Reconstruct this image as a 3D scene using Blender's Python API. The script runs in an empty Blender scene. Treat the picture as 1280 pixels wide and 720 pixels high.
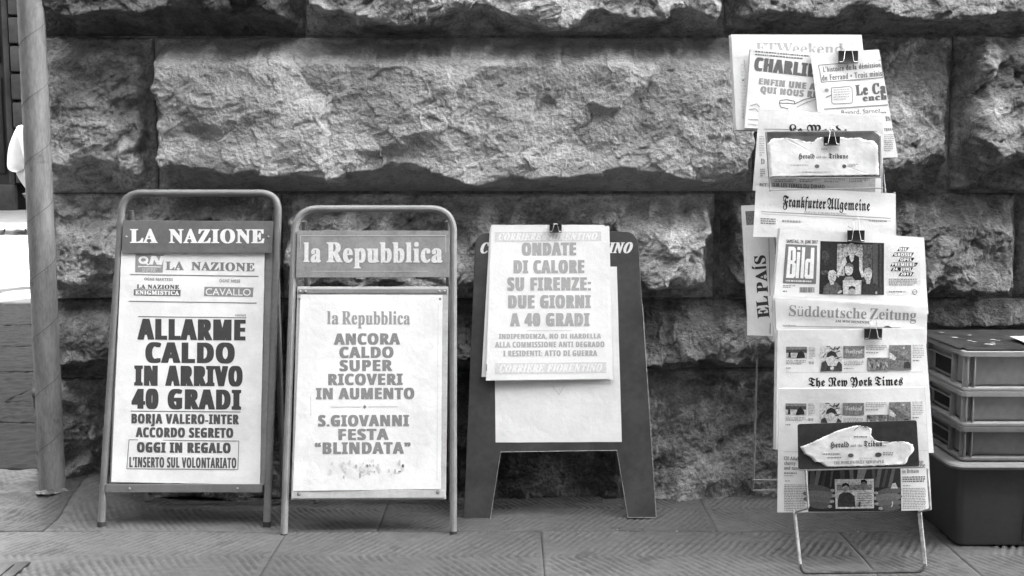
import bpy, bmesh, math, random
import numpy as np
from mathutils import Vector

# ------------------------------------------------------------------ scene, camera, light
sc = bpy.context.scene
F_PX = 1400.0
CAM_H = 1.1225
PITCH = math.radians(6.1)
cam = bpy.data.cameras.new("camera")
cam.sensor_width = 36.0
cam.lens = 36.0 * F_PX / 1280.0
cam.clip_end = 500.0
cam.clip_start = 0.05
cam_o = bpy.data.objects.new("camera", cam)
sc.collection.objects.link(cam_o)
cam_o.location = (0, 0, CAM_H)
cam_o.rotation_euler = (math.radians(90) - PITCH, 0, 0)
sc.camera = cam_o

SUN_EL, SUN_AZ = math.radians(52), math.radians(50)      # azimuth measured from +x towards +y
world = bpy.data.worlds.new("World")
sc.world = world
world.use_nodes = True
wn = world.node_tree
bg = wn.nodes["Background"]
sky = wn.nodes.new("ShaderNodeTexSky")
sky.sky_type = 'NISHITA'
sky.sun_disc = False
sky.sun_elevation = SUN_EL
sky.sun_rotation = math.radians(90) - SUN_AZ
bw = wn.nodes.new("ShaderNodeRGBToBW")                    # the photograph is black and white
wn.links.new(sky.outputs[0], bw.inputs[0])
wn.links.new(bw.outputs[0], bg.inputs[0])
bg.inputs[1].default_value = 0.15

sun = bpy.data.lights.new("sun", 'SUN')
sun.energy = 2.2
sun.angle = math.radians(0.5)
sun.color = (1, 1, 1)
sun_o = bpy.data.objects.new("sun", sun)
sc.collection.objects.link(sun_o)
sdir = Vector((math.cos(SUN_EL) * math.cos(SUN_AZ), math.cos(SUN_EL) * math.sin(SUN_AZ), math.sin(SUN_EL)))
sun_o.rotation_euler = sdir.to_track_quat('Z', 'Y').to_euler()
sun_o.location = (0, 0, 30)

sc.view_settings.view_transform = 'Standard'
sc.view_settings.look = 'None'
sc.view_settings.exposure = 5.6
sc.view_settings.gamma = 1.0
sc.view_settings.use_curve_mapping = False

# ------------------------------------------------------------------ geometry of the view (where things stand, read off the photograph)
CT, ST = math.cos(PITCH), math.sin(PITCH)
CAMV = np.array([0, 0, CAM_H])

def ray(px, py):
    xc, yc = (px - 640) / F_PX, (360 - py) / F_PX
    return np.array([xc, CT + yc * ST, -ST + yc * CT])

def at(px, py, d):
    """the point seen at (px, py) that stands d metres in front of the camera"""
    r = ray(px, py)
    return CAMV + r * (d / r[1])

def ground_at(px, py):
    r = ray(px, py)
    return CAMV + r * (-CAM_H / r[2])

class Plane:
    """a real flat surface in the scene, through three points"""
    def __init__(s, a, b, c):
        s.o = np.array(a, float)
        n = np.cross(np.array(b) - s.o, np.array(c) - s.o)
        n /= np.linalg.norm(n)
        if n[1] > 0: n = -n
        s.n = n
    def at(s, px, py, off=0.0):
        r = ray(px, py)
        t = np.dot(s.o - CAMV, s.n) / np.dot(r, s.n)
        return CAMV + r * t + s.n * off

def lean(py_b, d_b, py_t, d_t, skew=0.0):
    """plane leaning back: d_b metres away at image row py_b, d_t at row py_t"""
    return Plane(at(600, py_b, d_b), at(1000, py_b, d_b + skew), at(600, py_t, d_t))

# ------------------------------------------------------------------ noise
def _h(ix, iy, seed):
    ix = ix.astype(np.int64).astype(np.uint32); iy = iy.astype(np.int64).astype(np.uint32)
    h = ix * np.uint32(374761393) + iy * np.uint32(668265263) + np.uint32((seed * 2246822519) & 0xffffffff)
    h = (h ^ (h >> np.uint32(13))) * np.uint32(1274126177)
    h ^= (h >> np.uint32(16))
    h = h * np.uint32(2654435761)
    h ^= (h >> np.uint32(15))
    return h.astype(np.float64) / 4294967296.0

def perlin(x, y, seed=0):
    x = np.asarray(x, float); y = np.asarray(y, float)
    ix, iy = np.floor(x), np.floor(y)
    fx, fy = x - ix, y - iy
    u = fx * fx * fx * (fx * (fx * 6 - 15) + 10); v = fy * fy * fy * (fy * (fy * 6 - 15) + 10)
    def g(dx, dy):
        a = _h(ix + dx, iy + dy, seed) * 2 * math.pi
        return np.cos(a) * (fx - dx) + np.sin(a) * (fy - dy)
    return ((g(0, 0) * (1 - u) + g(1, 0) * u) * (1 - v) + (g(0, 1) * (1 - u) + g(1, 1) * u) * v) * 1.5

def fbm(x, y, seed=0, octv=5, gain=0.5):
    s, a, f = 0, 1.0, 1.0
    for i in range(octv):
        s = s + a * perlin(x * f + i * 17.3, y * f - i * 9.1, seed + i * 31)
        a *= gain; f *= 2.03
    return s

def ridged(x, y, seed=0, octv=4):
    s, a, f = 0, 1.0, 1.0
    for i in range(octv):
        s = s + a * (1 - 2.2 * np.abs(perlin(x * f + i * 5.7, y * f + i * 3.3, seed + i * 13)))
        a *= 0.5; f *= 2.1
    return s

def facets(x, y, seed=0, slope=1.0, soft=0.12):
    """broken rock: each cell is a tilted plane"""
    ix, iy = np.floor(x), np.floor(y)
    d1 = np.full(x.shape, 9.0); d2 = np.full(x.shape, 9.0)
    v1 = np.zeros(x.shape); v2 = np.zeros(x.shape)
    for dx in (-1, 0, 1):
        for dy in (-1, 0, 1):
            cx, cy = ix + dx, iy + dy
            px = cx + _h(cx, cy, seed); py = cy + _h(cx, cy, seed + 7)
            o = _h(cx, cy, seed + 11) - 0.5
            gx = (_h(cx, cy, seed + 13) - 0.5) * 2 * slope; gy = (_h(cx, cy, seed + 17) - 0.5) * 2 * slope
            d = np.hypot(x - px, y - py)
            v = o + gx * (x - px) + gy * (y - py)
            c1 = d < d1
            c2 = (~c1) & (d < d2)
            d2 = np.where(c1, d1, np.where(c2, d, d2)); v2 = np.where(c1, v1, np.where(c2, v, v2))
            d1 = np.where(c1, d, d1); v1 = np.where(c1, v, v1)
    w = np.clip((d2 - d1) / soft, 0, 1) * 0.5 + 0.5
    return v1 * w + v2 * (1 - w)

def sstep(a, b, x):
    t = np.clip((x - a) / (b - a), 0, 1)
    return t * t * (3 - 2 * t)

# ------------------------------------------------------------------ materials (all grey: the photograph has no colour)
def new_mat(name):
    m = bpy.data.materials.new(name); m.use_nodes = True
    nt = m.node_tree
    b = nt.nodes["Principled BSDF"]
    return m, nt, b

def nd(nt, typ, **kw):
    n = nt.nodes.new(typ)
    for k, v in kw.items():
        if k.startswith('i_'): n.inputs[k[2:].replace('_', ' ')].default_value = v
        else: setattr(n, k, v)
    return n

def mixf(nt, fac, a, b):
    n = nt.nodes.new("ShaderNodeMix"); n.data_type = 'FLOAT'
    for sock, v in ((n.inputs[0], fac), (n.inputs[2], a), (n.inputs[3], b)):
        if isinstance(v, (int, float)): sock.default_value = v
        else: nt.links.new(v, sock)
    return n.outputs[0]

def mth(nt, op, a, b=0.0, clamp=False):
    n = nt.nodes.new("ShaderNodeMath"); n.operation = op; n.use_clamp = clamp
    for sock, v in ((n.inputs[0], a), (n.inputs[1], b)):
        if isinstance(v, (int, float)): sock.default_value = v
        else: nt.links.new(v, sock)
    return n.outputs[0]

def rng(nt, v, a, b, c=0.0, d=1.0):
    n = nt.nodes.new("ShaderNodeMapRange"); nt.links.new(v, n.inputs[0])
    for i, q in enumerate((a, b, c, d)): n.inputs[i + 1].default_value = q
    n.interpolation_type = 'SMOOTHSTEP'
    return n.outputs[0]

def noise(nt, scale, detail=6, rough=0.55, coord='Object', stretch=None, dist=0.0, rot=None):
    tc = nt.nodes.new("ShaderNodeTexCoord")
    src = tc.outputs[coord]
    if stretch or rot:
        mp = nt.nodes.new("ShaderNodeMapping"); nt.links.new(src, mp.inputs[0])
        if stretch: mp.inputs['Scale'].default_value = stretch
        if rot: mp.inputs['Rotation'].default_value = rot
        src = mp.outputs[0]
    n = nt.nodes.new("ShaderNodeTexNoise"); nt.links.new(src, n.inputs['Vector'])
    n.inputs['Scale'].default_value = scale; n.inputs['Detail'].default_value = detail
    n.inputs['Roughness'].default_value = rough; n.inputs['Distortion'].default_value = dist
    return n.outputs[0]

def grey(nt, val, sock):
    c = nt.nodes.new("ShaderNodeCombineColor")
    for i in range(3): nt.links.new(val, c.inputs[i])
    nt.links.new(c.outputs[0], sock)

def bump(nt, b, h, strength, dist):
    n = nt.nodes.new("ShaderNodeBump"); n.inputs['Strength'].default_value = strength
    n.inputs['Distance'].default_value = dist
    nt.links.new(h, n.inputs['Height']); nt.links.new(n.outputs[0], b.inputs['Normal'])

def worn(name, base, var=0.25, scale=12, rough=0.6, metal=0.0, bmp=0.15, bdist=0.001, dark=0.0, stretch=None, spec=0.4):
    """one plain base colour with a little dirt, scratches and relief"""
    m, nt, b = new_mat(name)
    n1 = noise(nt, scale, 6, 0.6, stretch=stretch); n2 = noise(nt, scale * 7, 4, 0.6, stretch=stretch)
    v = mth(nt, 'ADD', mth(nt, 'MULTIPLY', n1, 0.65), mth(nt, 'MULTIPLY', n2, 0.35))
    val = rng(nt, v, 0.32, 0.68, base * (1 - var), base * (1 + var))
    if dark > 0:
        st = rng(nt, noise(nt, scale * 2.5, 8, 0.7), 0.58, 0.72, 1.0, 1.0 - dark)
        val = mth(nt, 'MULTIPLY', val, st)
    grey(nt, val, b.inputs['Base Color'])
    b.inputs['Roughness'].default_value = rough; b.inputs['Metallic'].default_value = metal
    b.inputs['Specular IOR Level'].default_value = spec
    bump(nt, b, v, bmp, bdist)
    return m

def stone_mat(name, tone, veins=True, mott=1.0):
    m, nt, b = new_mat(name)
    big = noise(nt, 3.2, 8, 0.62, dist=0.6)
    mid = noise(nt, 17, 9, 0.68, stretch=(1, 1, 1.6), rot=(0, 0.55, 0), dist=0.4)
    fine = noise(nt, 95, 6, 0.7)
    v = mth(nt, 'ADD', mth(nt, 'MULTIPLY', mid, 0.6), mth(nt, 'MULTIPLY', fine, 0.4))
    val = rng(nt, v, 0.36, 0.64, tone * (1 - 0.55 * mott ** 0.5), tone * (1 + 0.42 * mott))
    soot = rng(nt, big, 0.40, 0.54, 1 - 0.58 * mott, 1.0)                 # weathered darker stains
    val = mth(nt, 'MULTIPLY', val, soot)
    pit = rng(nt, noise(nt, 60, 6, 0.8, dist=0.8), 0.34, 0.44, 0.35, 1.0)
    val = mth(nt, 'MULTIPLY', val, pit)
    lich = rng(nt, noise(nt, 34, 7, 0.8, dist=1.2), 0.60, 0.68, 0.0, 0.35)     # pale mineral crust specks
    val = mixf(nt, lich, val, min(0.55, tone * 1.7))
    if veins:
        vn = noise(nt, 3.0, 3, 0.5, stretch=(1.0, 1.0, 3.2), rot=(0, 0.72, 0), dist=0.25)
        line = rng(nt, mth(nt, 'ABSOLUTE', mth(nt, 'SUBTRACT', vn, 0.5)), 0.0, 0.0035, 1.0, 0.0)
        brk = rng(nt, noise(nt, 6, 3, 0.5), 0.5, 0.6)
        val = mixf(nt, mth(nt, 'MULTIPLY', mth(nt, 'MULTIPLY', line, brk), 0.5), val, min(0.6, tone * 1.8))
    grey(nt, val, b.inputs['Base Color'])
    b.inputs['Roughness'].default_value = 0.82; b.inputs['Specular IOR Level'].default_value = 0.3
    vo = nt.nodes.new("ShaderNodeTexVoronoi"); vo.inputs['Scale'].default_value = 85; vo.inputs['Randomness'].default_value = 1
    tc = nt.nodes.new("ShaderNodeTexCoord"); nt.links.new(tc.outputs['Object'], vo.inputs['Vector'])
    hgt = mth(nt, 'ADD', mth(nt, 'ADD', mth(nt, 'MULTIPLY', mid, 1.0), mth(nt, 'MULTIPLY', fine, 0.6)), mth(nt, 'MULTIPLY', vo.outputs['Distance'], 0.25))
    bump(nt, b, hgt, 1.0, 0.012)
    return m

_ink = {}
MOT = [0.0]
def s2l(v): return v / 12.92 if v <= 0.04045 else ((v + 0.055) / 1.055) ** 2.4
PAPER = 0.80
def ink(v, mottle=0.0, paper=0.93):
    """printing ink or paper stock of display grey v"""
    mottle = mottle or MOT[0]
    k = (round(v, 2), mottle)
    if k in _ink: return _ink[k]
    base = max(0.012, PAPER * s2l(v) / s2l(paper))
    base = min(base, 0.86)
    m, nt, b = new_mat("printed_grey")
    if mottle > 0:
        n1 = noise(nt, 180 if mottle < 0.9 else 130, 7, 0.85)
        val = rng(nt, n1, 0.36, 0.64, base * (1 - mottle * 0.9), min(0.8, base * (1 + mottle)))
    else:
        n1 = noise(nt, 160, 4, 0.7)
        val = rng(nt, n1, 0.3, 0.7, base * 0.88, min(0.86, base * 1.12))
    grey(nt, val, b.inputs['Base Color'])
    b.inputs['Roughness'].default_value = 0.75; b.inputs['Specular IOR Level'].default_value = 0.25
    _ink[k] = m
    return m

def paper_mat(name, v, blot=0.06):
    m, nt, b = new_mat(name)
    n1 = noise(nt, 9, 6, 0.65); n2 = noise(nt, 240, 3, 0.6)
    a = rng(nt, n1, 0.35, 0.65, v * (1 - blot), v * (1 + blot * 0.4))
    c = rng(nt, n2, 0.3, 0.7, 0.965, 1.03)
    grey(nt, mth(nt, 'MULTIPLY', a, c), b.inputs['Base Color'])
    b.inputs['Roughness'].default_value = 0.8; b.inputs['Specular IOR Level'].default_value = 0.2
    n3 = noise(nt, 16, 3, 0.5, dist=0.8)
    bump(nt, b, mth(nt, 'ADD', n1, mth(nt, 'MULTIPLY', n3, 0.8)), 0.4, 0.005)
    return m

M_PAPER = paper_mat("newsprint", 0.74)
M_PAPER2 = paper_mat("newsprint_grey", 0.60, 0.1)
M_PAPER3 = paper_mat("newsprint_white", 0.80)
M_POSTER = paper_mat("poster_paper", 0.80, 0.09)
M_BILL = paper_mat("bill_paper", 0.82, 0.04)
M_OLD = paper_mat("aged_poster_paper", 0.62, 0.14)

# ------------------------------------------------------------------ object helpers
def tag(o, label=None, cat=None, group=None, kind=None):
    if label: o['label'] = label
    if cat: o['category'] = cat
    if group: o['group'] = group
    if kind: o['kind'] = kind
    return o

def empty(name, loc, label=None, cat=None, group=None, kind=None):
    o = bpy.data.objects.new(name, None)
    o.empty_display_size = 0.1
    o.location = loc
    sc.collection.objects.link(o)
    return tag(o, label, cat, group, kind)

def base_of(o):
    v = np.zeros(3)
    while o is not None:
        v += np.array(o.location); o = o.parent
    return v

def link_mesh(name, me, mats, parent=None, smooth=None):
    for m in (mats if isinstance(mats, (list, tuple)) else [mats]): me.materials.append(m)
    o = bpy.data.objects.new(name, me)
    sc.collection.objects.link(o)
    if parent is not None: o.parent = parent
    if smooth is not None:
        me.shade_smooth() if smooth is True else me.set_sharp_from_angle(angle=smooth)
    return o

def mesh_np(name, V, Fc, mats, parent=None, smooth=True, midx=None):
    """V: n x 3 world points, Fc: list or array of faces"""
    V = np.asarray(V, float) - (base_of(parent) if parent is not None else 0)
    me = bpy.data.meshes.new(name)
    if isinstance(Fc, np.ndarray):
        n, k = Fc.shape
        me.vertices.add(len(V)); me.vertices.foreach_set("co", V.astype(np.float32).ravel())
        me.loops.add(n * k); me.loops.foreach_set("vertex_index", Fc.astype(np.int32).ravel())
        me.polygons.add(n); me.polygons.foreach_set("loop_start", np.arange(0, n * k, k, dtype=np.int32))
        me.update(calc_edges=True)
    else:
        me.from_pydata([tuple(v) for v in V], [], [tuple(int(i) for i in f) for f in Fc]); me.update()
    if midx is not None: me.polygons.foreach_set("material_index", np.asarray(midx, dtype=np.int32))
    if smooth: me.polygons.foreach_set("use_smooth", np.ones(len(me.polygons), dtype=bool))
    o = link_mesh(name, me, mats, parent)
    return o

def grid_faces(nu, nv):
    i = np.arange(nu * nv).reshape(nv, nu)
    return np.stack([i[:-1, :-1].ravel(), i[:-1, 1:].ravel(), i[1:, 1:].ravel(), i[1:, :-1].ravel()], 1)

class BM:
    """collects shapes, built as one mesh"""
    def __init__(s): s.bm = bmesh.new()
    def box(s, x0, x1, y0, y1, z0, z1, bev=0.0, seg=2):
        t = bmesh.new(); bmesh.ops.create_cube(t, size=1)
        for v in t.verts: v.co = ((x0 + x1) / 2 + v.co.x * (x1 - x0), (y0 + y1) / 2 + v.co.y * (y1 - y0), (z0 + z1) / 2 + v.co.z * (z1 - z0))
        if bev: bmesh.ops.bevel(t, geom=t.edges[:], offset=bev, segments=seg, affect='EDGES', profile=0.5)
        return s.add(t)
    def add(s, t):
        me = bpy.data.meshes.new("tmp"); t.to_mesh(me); t.free(); s.bm.from_mesh(me); bpy.data.meshes.remove(me); return s
    def raw(s, V, Fc):
        vs = [s.bm.verts.new(tuple(v)) for v in V]
        for f in Fc:
            try: s.bm.faces.new([vs[i] for i in f])
            except ValueError: pass
        return s
    def tube(s, pts, r, n=10, cap=True):
        P = [np.array(p, float) for p in pts]
        rings = []
        T0 = P[1] - P[0]; T0 /= np.linalg.norm(T0)
        a = np.cross(T0, [0.01, 0.02, 1.0]) if abs(T0[2]) < 0.95 else np.cross(T0, [1.0, 0.01, 0.0])
        a /= np.linalg.norm(a)
        for i, p in enumerate(P):
            t = P[min(i + 1, len(P) - 1)] - P[max(i - 1, 0)]; t = t / (np.linalg.norm(t) + 1e-12)
            a = a - t * np.dot(a, t); a /= np.linalg.norm(a)
            b = np.cross(t, a)
            rr = r[i] if hasattr(r, '__len__') else r
            rings.append([p + rr * (math.cos(q) * a + math.sin(q) * b) for q in [2 * math.pi * k / n for k in range(n)]])
        V = [v for g in rings for v in g]; Fc = []
        for i in range(len(P) - 1):
            for k in range(n):
                Fc.append((i * n + k, i * n + (k + 1) % n, (i + 1) * n + (k + 1) % n, (i + 1) * n + k))
        if cap: Fc.append(tuple(range(n))[::-1]); Fc.append(tuple((len(P) - 1) * n + k for k in range(n)))
        return s.raw(V, Fc)
    def slab(s, poly, n, t):
        """flat polygon (world points, CCW from the front) with thickness t going behind it"""
        k = len(poly); V = [np.array(p) for p in poly] + [np.array(p) - np.array(n) * t for p in poly]
        Fc = [tuple(range(k)), tuple(range(2 * k - 1, k - 1, -1))] + [(i, i + k, (i + 1) % k + k, (i + 1) % k) for i in range(k)]
        return s.raw(V, Fc)
    def build(s, name, mat, parent=None, smooth=math.radians(40)):
        bmesh.ops.recalc_face_normals(s.bm, faces=s.bm.faces[:])
        if parent is not None:
            bmesh.ops.translate(s.bm, verts=s.bm.verts[:], vec=Vector(-base_of(parent)))
        me = bpy.data.meshes.new(name); s.bm.to_mesh(me); s.bm.free()
        if smooth is not None: me.shade_smooth()
        o = link_mesh(name, me, mat, parent)
        if smooth is not None: me.set_sharp_from_angle(angle=smooth)
        return o

def rounded(pts, rad, seg=8):
    """polyline with its inner corners rounded"""
    P = [np.array(p, float) for p in pts]; out = [P[0]]
    for i in range(1, len(P) - 1):
        a, b, c = P[i - 1], P[i], P[i + 1]
        r = min(rad, np.linalg.norm(a - b) * 0.49, np.linalg.norm(c - b) * 0.49)
        p0 = b + (a - b) / np.linalg.norm(a - b) * r; p1 = b + (c - b) / np.linalg.norm(c - b) * r
        for k in range(seg + 1):
            t = k / seg; out.append((1 - t) ** 2 * p0 + 2 * t * (1 - t) * b + t * t * p1)
    out.append(P[-1])
    return out

# ------------------------------------------------------------------ lettering
def _conv(s, up, lo, dg=None):
    r = ''
    for ch in s:
        if 'A' <= ch <= 'Z': r += chr(up + ord(ch) - 65)
        elif 'a' <= ch <= 'z': r += chr(lo + ord(ch) - 97)
        elif dg and ch.isdigit(): r += chr(dg + ord(ch) - 48)
        else: r += ch
    return r
STYLE = {'plain': lambda s: s,
         'serif': lambda s: _conv(s, 0x1D400, 0x1D41A, 0x1D7CE),
         'gothic': lambda s: _conv(s, 0x1D56C, 0x1D586, 0x1D7CE),
         'sans': lambda s: _conv(s, 0x1D5D4, 0x1D5EE, 0x1D7EC),
         'italic': lambda s: _conv(s, 0x1D468, 0x1D482, 0x1D7CE)}
_fc = bpy.data.curves.new('lettering', 'FONT')
_fo = bpy.data.objects.new('lettering', _fc)
_ts = bpy.data.scenes.new('lettering')
_ts.collection.objects.link(_fo)
_tv = _ts.view_layers[0]
_tc = {}
def glyphs(s, style, sp=1.0):
    sp = round(sp, 2); k = (s, style, sp)
    if k not in _tc:
        _fc.space_character = sp
        _fc.body = STYLE[style](s); _fc.size = 1; _fc.resolution_u = 3 if len(s) > 12 else 5
        _tv.update()
        ev = _fo.evaluated_get(_tv.depsgraph); me = ev.to_mesh()
        V = np.empty(len(me.vertices) * 3); me.vertices.foreach_get('co', V); V = V.reshape(-1, 3)[:, :2].copy()
        Fc = [tuple(p.vertices) for p in me.polygons]
        ev.to_mesh_clear()
        _tc[k] = (V, Fc)
    return _tc[k]

class Sheet:
    """a real sheet: plane + outline + gentle bulge; printing is laid on its surface"""
    def __init__(s, plane, quad, bulge=None, wave=0.0006, seed=1):
        s.p = plane; s.q = [np.array(c, float) for c in quad]      # TL TR BR BL in image pixels
        s.bulge = bulge or (lambda u, v: 0.0); s.wave = wave; s.seed = seed
        src = np.array([[0, 0], [1, 0], [1, 1], [0, 1]], float); A = []; B = []
        for (x, y), (u, v) in zip(s.q, src):
            A.append([x, y, 1, 0, 0, 0, -u * x, -u * y]); B.append(u)
            A.append([0, 0, 0, x, y, 1, -v * x, -v * y]); B.append(v)
        s.H = np.append(np.linalg.solve(np.array(A), np.array(B)), 1).reshape(3, 3)
        s.Hi = np.linalg.inv(s.H)
    def uv(s, px, py):
        q = s.H @ np.array([px, py, 1.0]); return q[0] / q[2], q[1] / q[2]
    def lift(s, u, v):
        k = s.seed * 1.7; return s.bulge(u, v) + s.wave * (0.45 * math.sin(5.1 * u + 3.3 * v + k) * math.sin(4.2 * v - 2.1 * u + 2 * k) + 0.3 * math.sin(9.7 * v - 7.3 * u + 3 * k) + 0.10 * math.sin(13 * u + 11 * v + k) * math.sin(9 * u - 12 * v))
    def at(s, px, py, off=0.0):
        u, v = s.uv(px, py)
        return s.p.at(px, py) + s.p.n * (s.lift(u, v) + off)
    def build(s, name, mat, parent, thick=0.003, nu=22, nv=26, rough_edge=0.0, off=0.0):
        V = []
        for side in (0, 1):
            for j in range(nv):
                for i in range(nu):
                    u, v = i / (nu - 1), j / (nv - 1)
                    q = s.Hi @ np.array([u, v, 1.0]); x, y = q[0] / q[2], q[1] / q[2]
                    if rough_edge:
                        e = rough_edge * float(fbm(np.array(u * 30.0 + s.seed), np.array(v * 30.0), s.seed + 5, 3))
                        if i in (0, nu - 1): x += e
                        if j in (0, nv - 1): y += e
                    V.append(s.p.at(x, y) + s.p.n * (s.lift(u, v) + off - (thick if side else 0)))
        f = grid_faces(nu, nv); n = nu * nv
        Fc = [tuple(a[::-1]) for a in f] + [tuple(a + n) for a in f]
        ring = [i for i in range(nu)] + [j * nu + nu - 1 for j in range(1, nv)] + [(nv - 1) * nu + i for i in range(nu - 2, -1, -1)] + [j * nu for j in range(nv - 2, 0, -1)]
        for a, b in zip(ring, ring[1:] + ring[:1]): Fc.append((a, b, b + n, a + n))
        o = mesh_np(name, V, Fc, mat, parent, smooth=True)
        o.data.set_sharp_from_angle(angle=math.radians(50))
        return o

class Print:
    """ink shapes on one sheet, built as one mesh"""
    def __init__(s, sheet, off=0.0005):
        s.s = sheet; s.V = []; s.F = []; s.M = []; s.mats = []; s.layer = off
    def _m(s, m):
        if m not in s.mats: s.mats.append(m)
        return s.mats.index(m)
    def _add(s, pts, faces, m):
        b = len(s.V); s.V += [s.s.at(x, y, s.layer) for x, y in pts]
        k = s._m(m)
        for f in faces: s.F.append(tuple(i + b for i in f)); s.M.append(k)
        s.layer += 0.00004
    def poly(s, pts, g, mottle=0.0):
        xs = [p[0] for p in pts]; ys = [p[1] for p in pts]
        if max(max(xs) - min(xs), max(ys) - min(ys)) < 7:
            s._add(pts, [tuple(range(len(pts)))], ink(g, mottle)); return s
        t = bmesh.new(); t.faces.new([t.verts.new((x, y, 0)) for x, y in pts])
        for lo, hi, ax in ((min(xs), max(xs), 0), (min(ys), max(ys), 1)):      # cut finely enough to follow the sheet
            c = lo + 4.0
            while c < hi:
                co = [0, 0, 0]; no = [0, 0, 0]; co[ax] = c; no[ax] = 1
                bmesh.ops.bisect_plane(t, geom=t.verts[:] + t.edges[:] + t.faces[:], plane_co=co, plane_no=no); c += 4.0
        t.verts.index_update()
        s._add([(v.co.x, v.co.y) for v in t.verts], [tuple(v.index for v in f.verts) for f in t.faces], ink(g, mottle)); t.free()
        return s
    def quad(s, tl, tr, br, bl, g, mottle=0.0, n=8, mat=None):
        n = max(n, int(max(abs(tr[0] - tl[0]), abs(bl[1] - tl[1])) / 4))
        P = []
        for j in range(n + 1):
            for i in range(n + 1):
                u, v = i / n, j / n
                P.append(((1 - u) * (1 - v) * tl[0] + u * (1 - v) * tr[0] + u * v * br[0] + (1 - u) * v * bl[0],
                          (1 - u) * (1 - v) * tl[1] + u * (1 - v) * tr[1] + u * v * br[1] + (1 - u) * v * bl[1]))
        s._add(P, [tuple(a) for a in grid_faces(n + 1, n + 1)], mat or ink(g, mottle)); return s
    def rect(s, x0, y0, x1, y1, g, mottle=0.0, slope=0.0, n=4):
        d = slope * (x1 - x0)
        return s.quad((x0, y0), (x1, y0 + d), (x1, y1 + d), (x0, y1), g, mottle, n)
    def ell(s, cx, cy, rx, ry, g, rot=0.0, n=14, mottle=0.0):
        c, k = math.cos(rot), math.sin(rot); P = []
        for i in range(n):
            a = 2 * math.pi * i / n; x, y = rx * math.cos(a), ry * math.sin(a)
            P.append((cx + x * c - y * k, cy + x * k + y * c))
        return s.poly(P, g, mottle)
    def line(s, x0, y0, x1, y1, w, g, n=6):
        L = math.hypot(x1 - x0, y1 - y0); nx, ny = -(y1 - y0) / L * w / 2, (x1 - x0) / L * w / 2; P = []
        for sd in (-1, 1):
            for i in range(n + 1):
                t = i / n; P.append((x0 + (x1 - x0) * t + sd * nx, y0 + (y1 - y0) * t + sd * ny))
        s._add(P, [(i, i + 1, n + 2 + i, n + 1 + i) for i in range(n)], ink(g)); return s
    def pline(s, pts, w, g):
        for a, b in zip(pts[:-1], pts[1:]): s.line(a[0], a[1], b[0], b[1], w, g, 2)
        return s
    def text(s, st, style, x0, y0, x1, y1, h, g, bold=0.0, shear=0.0, vb=0.0):
        """string from (x0,y0) to (x1,y1) along its baseline; h = height of its tallest letter (pixels of the photograph)"""
        adv = math.hypot(x1 - x0, y1 - y0) / max(1, len(st))
        V, Fc = glyphs(st, style, 1.0 + min(0.45, 1.05 * bold / adv))
        a, b = V[:, 0].min(), V[:, 0].max(); top = V[:, 1].max()
        if bold: x0 += bold / 2; x1 -= bold / 2
        L = math.hypot(x1 - x0, y1 - y0); ex = ((x1 - x0) / L, (y1 - y0) / L); ey = (ex[1], -ex[0])
        sh = [0.0] if not bold else list(np.linspace(-bold / 2, bold / 2, 3 if bold < 1.4 else 5))
        for i, d in enumerate(sh):
            P = []
            for x, y in V:
                X = (x - a) / (b - a) * L + d; Y = y / top * h
                X += shear * Y
                P.append((x0 + ex[0] * X + ey[0] * Y, y0 + ex[1] * X + ey[1] * Y))
            s._add(P, Fc, ink(g))
            s.layer -= 0.000025
            if vb:
                s._add([(p[0] + ey[0] * vb, p[1] + ey[1] * vb) for p in P], Fc, ink(g)); s.layer -= 0.000025
        s.layer += 0.00003
        return s
    def greek(s, x0, y0, x1, y1, rows, g, seed=0, fill=0.45, slope=0.0, vertical=False):
        """column of type too small to read: rows of word-length marks"""
        rnd = random.Random(seed); dy = (y1 - y0) / rows; V = []; Fc = []
        for r in range(rows):
            y = y0 + r * dy; x = x0; end = x1 - (rnd.random() * 0.4 * (x1 - x0) if r == rows - 1 else 0)
            while x < end - 0.6:
                w = min(rnd.uniform(0.9, 3.6), end - x); k = len(V)
                for q in ((x, y), (x + w, y), (x + w, y + dy * fill), (x, y + dy * fill)):
                    V.append((q[0], q[1] + slope * (q[0] - x0)))
                Fc.append((k, k + 1, k + 2, k + 3)); x += w + rnd.uniform(0.5, 0.9)
        if V: s._add(V, Fc, ink(g))
        return s
    def build(s, name, parent):
        n = s.s.p.n
        Fc = []
        V = np.array(s.V)
        for f in s.F:
            a, b, c = V[f[0]], V[f[1]], V[f[2]]
            Fc.append(f if np.dot(np.cross(b - a, c - a), n) >= 0 else f[::-1])
        return mesh_np(name, V, Fc, s.mats, parent, smooth=False, midx=s.M)

def put(sheet, parent, name, *a, **k):
    """one line of lettering as its own part"""
    return Print(sheet).text(*a, **k).build(name, parent)
# ------------------------------------------------------------------ the wall
WALL_D = 3.81
RES = 0.0042
STONE = {}
def smat(t, mott=1.0):
    k = (round(t, 3), mott)
    if k not in STONE: STONE[k] = stone_mat("rough_stone", t, True, mott)
    return STONE[k]

building = empty("stone_building", (-1.57, WALL_D, 0), "old palace with a wall of dark rough-hewn stone blocks behind the signs", "building")

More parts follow.
